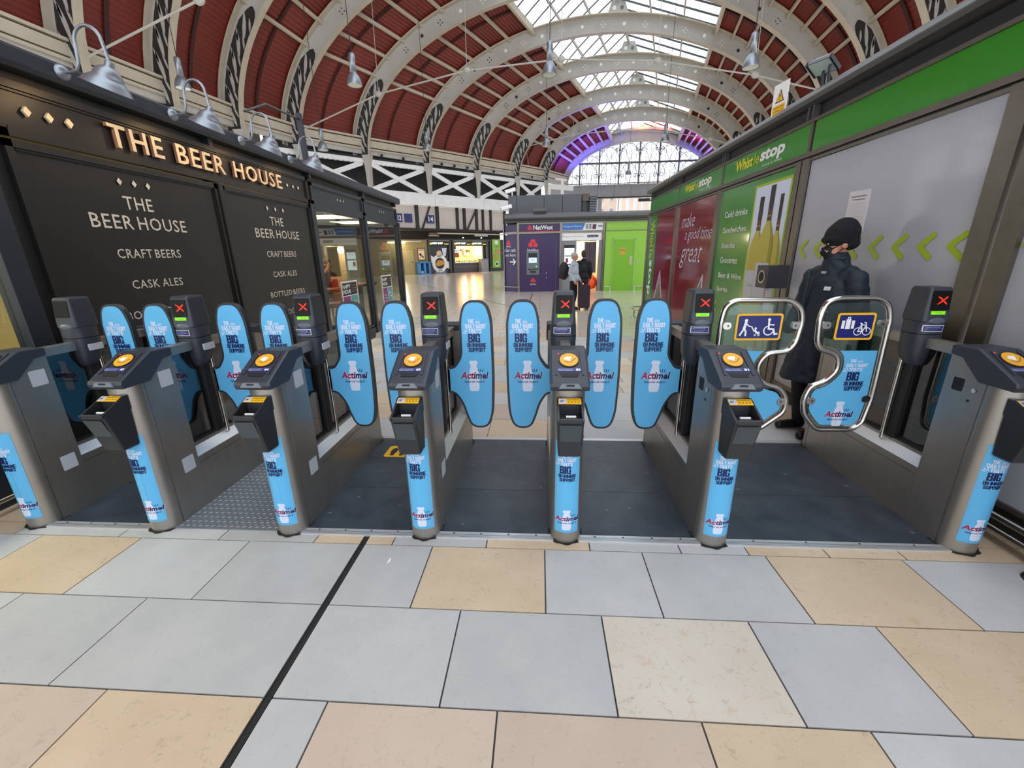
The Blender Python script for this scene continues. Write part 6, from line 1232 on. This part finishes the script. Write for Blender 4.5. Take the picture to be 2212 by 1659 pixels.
# ================================================================== PEOPLE
skin = mat('skin', (196, 138, 112), .5); hairg = mat('grey_hair', (176, 168, 160), .8); hairb = mat('dark_hair', (70, 50, 38), .8); coatn = mat('navy_coat', (24, 38, 52), .62, bump=.35, bscale=22); trs = mat('dark_trousers', (20, 22, 30), .8); shoe = mat('black_shoe', (16, 16, 18), .4); beanie = mat('black_knit', (16, 17, 24), .9, bump=.3, bscale=140); maskm = mat('black_mask', (14, 14, 18), .75)
def fin(b, name, par, vox, it=6):
    o = b.build(name, par, local=True); m = o.modifiers.new('voxel', 'REMESH'); m.mode = 'VOXEL'; m.voxel_size = vox; m.use_smooth_shade = True
    s = o.modifiers.new('smooth', 'SMOOTH'); s.iterations = it; s.factor = .6
    return o
def hand(b, wrist, d, palm_n, s=1.0, curl=.5, m=None):
    """palm with four fingers of different lengths and a thumb"""
    w = Vector(wrist); d = Vector(d).normalized(); pn = Vector(palm_n).normalized(); sd = d.cross(pn).normalized(); m = m or skin
    pc = w+d*.045*s
    b.blob(w-d*.01*s, w+d*.05*s, .024*s, .030*s, m, 10); b.blob(w+d*.03*s-sd*.022*s, w+d*.08*s-sd*.026*s, .015*s, .013*s, m, 8); b.blob(w+d*.03*s+sd*.02*s, w+d*.08*s+sd*.026*s, .015*s, .012*s, m, 8); b.blob(w+d*.03*s, w+d*.085*s, .017*s, .013*s, m, 8)
    for k, L in enumerate((.068, .078, .072, .056)):
        o = w+d*.085*s+sd*(-.027+.018*k)*s; a = o+(d*(1-curl*.3)+pn*curl*.35).normalized()*L*.45*s; c = a+(d*(1-curl)+pn*curl).normalized()*L*.32*s; e = c+(d*(1-curl*1.5)+pn*curl*1.4).normalized()*L*.28*s
        b.blob(o, a, .0088*s, .0084*s, m, 8); b.blob(a, c, .0084*s, .0078*s, m, 8); b.blob(c, e, .0078*s, .0066*s, m, 8)
    o = w+d*.025*s-sd*.026*s; a = o+(d*.6-sd*.9+pn*.3).normalized()*.035*s; c = a+(d*.95-sd*.25+pn*.4).normalized()*.030*s; b.blob(o, a, .012*s, .010*s, m, 8); b.blob(a, c, .010*s, .0085*s, m, 8)
def head(b, c, s=1.0, R=None, m=None):
    """face towards -y in local space of R"""
    R = R or Matrix.Identity(3); c = Vector(c); m = m or skin; P = lambda x, y, z: c+R @ (Vector((x, y, z))*s)
    b.ell(P(0, .012, .03), (.076*s, .095*s, .100*s), m, R=R); b.ell(P(0, -.030, -.045), (.056*s, .060*s, .062*s), m, R=R); b.ell(P(0, -.055, -.085), (.028*s, .026*s, .020*s), m, 12, 8, R=R)
    b.blob(P(0, -.088, .018), P(0, -.112, -.022), .009*s, .014*s, m, 8); b.ell(P(.016, -.09, -.058), (.018*s, .012*s, .008*s), m, 10, 6, R=R); b.ell(P(-.016, -.09, -.058), (.018*s, .012*s, .008*s), m, 10, 6, R=R)
    b.ell(P(0, -.078, .045), (.055*s, .018*s, .012*s), m, 12, 6, R=R)
    for sx in (1, -1): b.ell(P(sx*.078, .012, -.005), (.010*s, .022*s, .032*s), m, 10, 8, R=R)
def eyes(par, c, R, s=1.0):
    b = MB(); c = Vector(c)
    for sx in (1, -1): b.ell(c+R @ Vector((sx*.032*s, -.079*s, .020*s)), (.011*s, .008*s, .007*s), white, 8, 6, R=R); b.ell(c+R @ Vector((sx*.032*s, -.0855*s, .020*s)), (.005*s, .003*s, .005*s), blackd, 8, 6, R=R)
    b.build('eyes', par, local=True)
# --- guard leaning by the wall, facing the lanes
g = root('person', 'person in black knit hat, face mask and long navy coat behind the glass barriers', 'person', (2.44, 3.72, 0), math.radians(-80))
HR = Matrix.Rotation(math.radians(-22), 3, 'Z') @ Matrix.Rotation(math.radians(8), 3, 'X'); HC = (.0, -.02, 1.655)
b = MB(); head(b, HC, 1.06, HR); b.blob((0, .0, 1.46), (0, -.005, 1.60), .068, .06, skin); body = None
b2 = b
for sx in (1, -1): pass
o = fin(b, 'body', g, .0075, 4); eyes(g, HC, HR, 1.06)
b = MB(); P = lambda x, y, z: Vector(HC)+HR @ (Vector((x, y, z))*1.06)
b.ell(P(0, .020, .070), (.104, .122, .112), beanie, R=HR); b.ell(P(0, .035, .105), (.085, .100, .095), beanie, R=HR); b.ell(P(0, .02, .030), (.102, .122, .060), beanie, R=HR); b.ell(P(0, .045, .09), (.085, .10, .085), beanie, R=HR); b.ell(P(0, .055, -.005), (.094, .085, .05), beanie, R=HR); b.ell(P(0, -.012, .052), (.100, .108, .045), beanie, R=HR); fin(b, 'knit_hat', g, .008, 5)
b = MB(); b.ell(P(0, -.062, -.035), (.050, .062, .052), maskm, R=HR); b.ell(P(0, -.050, -.070), (.056, .050, .045), maskm, R=HR); b.ell(P(0, -.095, -.02), (.024, .026, .024), maskm, R=HR)
for sx in (1, -1): b.blob(P(sx*.045, -.055, -.02), P(sx*.082, .01, .015), .006, .005, maskm, 6); b.blob(P(sx*.048, -.05, -.075), P(sx*.080, .01, -.02), .006, .005, maskm, 6)
fin(b, 'face_mask', g, .0055, 2)
b = MB(); f = frame(P(.048, -.100, -.035), HR @ Vector((-.75, -.6, 0)), HR @ Vector((0, 0, 1))); b.stroke([(-.012, .006), (-.004, -.004), (.002, .004), (.010, .012)], .004, f, .008, white); b.build('mask_mark', g, local=True)
b = MB()
b.loft([[Vector((rx*math.cos(2*PI*k/28), cy+ry*math.sin(2*PI*k/28), z)) for k in range(28)] for z, rx, ry, cy in ((.53, .225, .225, -.055), (.545, .228, .225, -.055), (.70, .215, .20, -.035), (.90, .205, .175, -.012), (1.10, .20, .158, .0), (1.25, .205, .152, .0), (1.36, .20, .135, .0), (1.44, .13, .105, .0), (1.52, .10, .088, -.008), (1.545, .095, .085, -.01))], coatn, True)
b.blob((-.14, .0, 1.41), (.14, .0, 1.41), .085, .085, coatn, 14, (1, 1)); b.blob((0, .0, 1.40), (0, -.01, 1.535), .115, .095, coatn, 16); b.ell((0, -.005, 1.50), (.105, .10, .055), coatn)
for sx in (1, -1):
    sh = (sx*.205, .0, 1.385); el = (sx*.255, .05 if sx > 0 else -.04, 1.10); wr_ = (sx*.215, -.06, .87) if sx > 0 else (sx*.20, -.16, .95)
    b.blob(sh, el, .085, .072, coatn, 14); b.blob(el, wr_, .072, .058, coatn, 14)
ct = fin(b, 'coat', g, .012, 4)
tx = bpy.data.textures.new('cloth_folds', 'CLOUDS'); tx.noise_scale = .11; dm = ct.modifiers.new('folds', 'DISPLACE'); dm.texture = tx; dm.strength = .035; dm.mid_level = .5
b = MB(); b.blob((-.09, -.155, 1.44), (-.075, -.17, .62), .018, .02, coatn, 8); b.blob((0.02, -.10, 1.545), (.10, -.04, 1.55), .018, .016, coatn, 8); b.blob((.20, -.01, 1.455), (.08, -.01, 1.49), .016, .014, coatn, 8); fin(b, 'coat_placket', g, .009, 4)
b = MB(); fb = frame((.085, -.150, 1.305), (1, .25, 0), (.08, .1, 1)); b.prism([(0, 0), (.050, 0), (.050, .030), (0, .030)], fb, 0, .006, white); b.prism([(.004, .005), (.046, .005), (.046, .025), (.004, .025)], fb, .006, .0075, pwhite); fb2 = frame((.035, -.140, 1.435), (1, .1, 0), (0, 0, 1)); b.prism([(0, 0), (.028, 0), (.028, .018), (0, .018)], fb2, 0, .02, steel_l); b.build('badge', g, local=True)
b = MB()
for sx in (1, -1): hip = (sx*.095, .02, .82); kn = (sx*.10, -.01+.03*sx, .47); an = (sx*.11, .03, .10); b.blob(hip, kn, .095, .068, trs, 14); b.blob(kn, an, .068, .055, trs, 14)
b.ell((0, .02, .84), (.17, .13, .12), trs); fin(b, 'trousers', g, .012, 4)
b = MB()
for sx in (1, -1): b.blob((sx*.11, .05, .05), (sx*.13, -.14, .038), .046, .038, shoe, 12); b.blob((sx*.11, .06, .02), (sx*.13, -.15, .018), .020, .018, shoe, 10)
fin(b, 'shoes', g, .008, 2)
for sx in (1, -1):
    b = MB(); hand(b, (sx*.200, -.055, .85) if sx > 0 else (sx*.165, -.13, .93), (-.7*sx, .1 if sx > 0 else .2, -.7), (-sx, .3, -.2), .95, .5); fin(b, 'hand', g, .0045, 2)

def walker(loc, rz, label, H=1.66, coat=None, hair=None, trousers=None, pose='stand', seated=False, bag=None, longhair=False, arm='down'):
    k = H/1.72; p = root('person', label, 'person', loc, rz); c = coat; HCc = Vector((0, -.02, 1.585))*k; I = Matrix.Identity(3)
    b = MB(); head(b, HCc, k, I); b.blob((0, 0, 1.40*k), (0, -.01, 1.52*k), .055*k, .05*k, skin); fin(b, 'body', p, .010, 3); eyes(p, HCc, I, k)
    b = MB(); b.ell(HCc+Vector((0, .025, .05))*k, (.090*k, .105*k, .088*k), hair); b.ell(HCc+Vector((0, .055, 0))*k, (.086*k, .075*k, .09*k), hair)
    if longhair: b.ell(HCc+Vector((0, .05, -.08))*k, (.08*k, .06*k, .08*k), hair)
    fin(b, 'hair', p, .012, 3)
    b = MB(); b.ell((0, 0, .95*k), (.185*k, .14*k, .18*k), c, 18); b.ell((0, 0, 1.15*k), (.19*k, .135*k, .2*k), c, 18); b.blob((-.13*k, 0, 1.35*k), (.13*k, 0, 1.35*k), .075*k, .075*k, c, 12); b.ell((0, .01, 1.43*k), (.085*k, .085*k, .05*k), c)
    hands = []
    for sx in (1, -1):
        el = Vector((sx*.235, .03, 1.10))*k; wr2 = Vector((sx*.20, -.12 if arm == 'down' else -.22, .88 if arm == 'down' else 1.02))*k
        b.blob(Vector((sx*.185, 0, 1.34))*k, el, .065*k, .052*k, c, 12); b.blob(el, wr2, .052*k, .040*k, c, 12); hands.append((wr2, (wr2-el).normalized(), sx))
    fin(b, 'coat', p, .014, 4)
    b = MB()
    for sx in (1, -1):
        if seated: kn = (sx*.11*k, -.42*k, .55*k+.28); 
        else: kn = Vector((sx*.09, -.03*sx, .47))*k
        if not seated: b.blob(Vector((sx*.09, .0, .86))*k, kn, .085*k, .06*k, trousers, 12); b.blob(kn, Vector((sx*.10, .05*sx, .09))*k, .06*k, .045*k, trousers, 12)
        else: b.blob((sx*.09*k, 0, .84*k), kn, .085*k, .07*k, trousers, 12); b.blob(kn, (sx*.11*k, -.40*k, .40), .07*k, .05*k, trousers, 12)
    b.ell((0, 0, .86*k), (.16*k, .12*k, .11*k), trousers); fin(b, 'trousers', p, .014, 3)
    b = MB()
    for sx in (1, -1):
        if not seated: b.blob((sx*.10*k, .05*sx*k+.04, .045), (sx*.11*k, .05*sx*k-.13, .035), .042, .034, shoe, 10)
        else: b.blob((sx*.11*k, -.38*k, .36), (sx*.12*k, -.55*k, .34), .042, .034, shoe, 10)
    fin(b, 'shoes', p, .010, 2)
    for wr2, d, sx in hands: b = MB(); hand(b, wr2, d, (-sx, 0, 0), k, .6); fin(b, 'hand', p, .006, 1)
    return p
sil = mat('silver_jacket', (176, 184, 200), .5, bump=.2, bscale=25); blk = mat('black_coat', (20, 20, 24), .7)
walker((1.02, 13.0, 0), math.radians(60), 'person with grey hair and pale silver jacket beside the dark suitcase', 1.68, sil, hairg, trs, longhair=False)
walker((1.36, 13.55, 0), math.radians(170), 'person in a black coat with dark hair standing behind the grey haired traveller', 1.74, blk, hairb, trs)
t = root('backpack', 'black backpack worn by the grey haired traveller', 'bag', (.78, 13.12, .95), math.radians(60)); M = Matrix.Translation((.80, 13.13, .92)) @ Matrix.Rotation(math.radians(60), 4, 'Z')
bk = mat('backpack_black', (34, 34, 36), .7); b = MB(M); b.ell((0, .08, .22), (.19, .15, .27), bk, 16, 10); b.ell((0, .18, .12), (.14, .09, .14), bk, 14, 8); o = b.build('bag_body', t); 
b = MB(M)
for sx in (1, -1): b.tube([(sx*.10, -.02, .42), (sx*.13, -.16, .40), (sx*.14, -.24, .20), (sx*.12, -.05, .02)], .016, bk, 6)
b.build('strap', t); b = MB(M); b.box(-.03, .03, .255, .27, .10, .26, mat('bag_blue_tag', (30, 60, 140), .5)); b.build('blue_tag', t)
t = root('suitcase', 'dark purple wheeled suitcase standing beside the two travellers', 'suitcase', (1.32, 12.85, 0)); sc = mat('suitcase_plum', (44, 28, 46), .6); b = MB(); b.prism(rrect(-.17, .17, .06, .74, .05, 4), frame((1.32, 12.72, 0), (1, 0, 0), (0, 0, 1)), 0, -.26, sc); b.build('case', t, bevel=.015)
for dx in (-.12, .12):
    for dy in (.04, .22): b = MB(); b.lathe([(0, -.015), (.03, -.012), (.03, .012), (0, .015)], blackd, Matrix.Translation((1.32+dx, 12.72+dy, .032)) @ Matrix.Rotation(PI/2, 4, 'Y'), 12); b.build('wheel', t)
b = MB(); b.tube([(1.24, 12.95, .72), (1.24, 12.95, .86), (1.40, 12.95, .86), (1.40, 12.95, .72)], .012, blackd, 8); b.build('handle', t)
walker(tuple(fW(14.75, 0, 1.6)), math.radians(-60), 'person in dark clothes half hidden by the left edge of the bank kiosk', 1.7, blk, hairb, trs)
shirt = mat('striped_shirt', (92, 44, 34), .7)
walker((-4.6, 9.05, .0), math.radians(75), 'person with short brown hair and checked shirt seated inside the bar window', 1.62, shirt, hairb, trs, seated=True)
t = root('bar_stool', 'dark bar stool under the person seated in the bar window', 'stool', (-4.6, 9.05, 0)); b = MB(); b.lathe([(0, .66), (.17, .66), (.18, .62), (.17, .58), (0, .58)], blackd, Matrix.Translation((-4.62, 9.05, 0))); b.tube([(-4.62, 9.05, .012), (-4.62, 9.05, .6)], .03, steel, 8); b.lathe([(.2, .012), (.2, .025), (.03, .04)], steel, Matrix.Translation((-4.62, 9.05, 0))); b.build('stool_body', t)
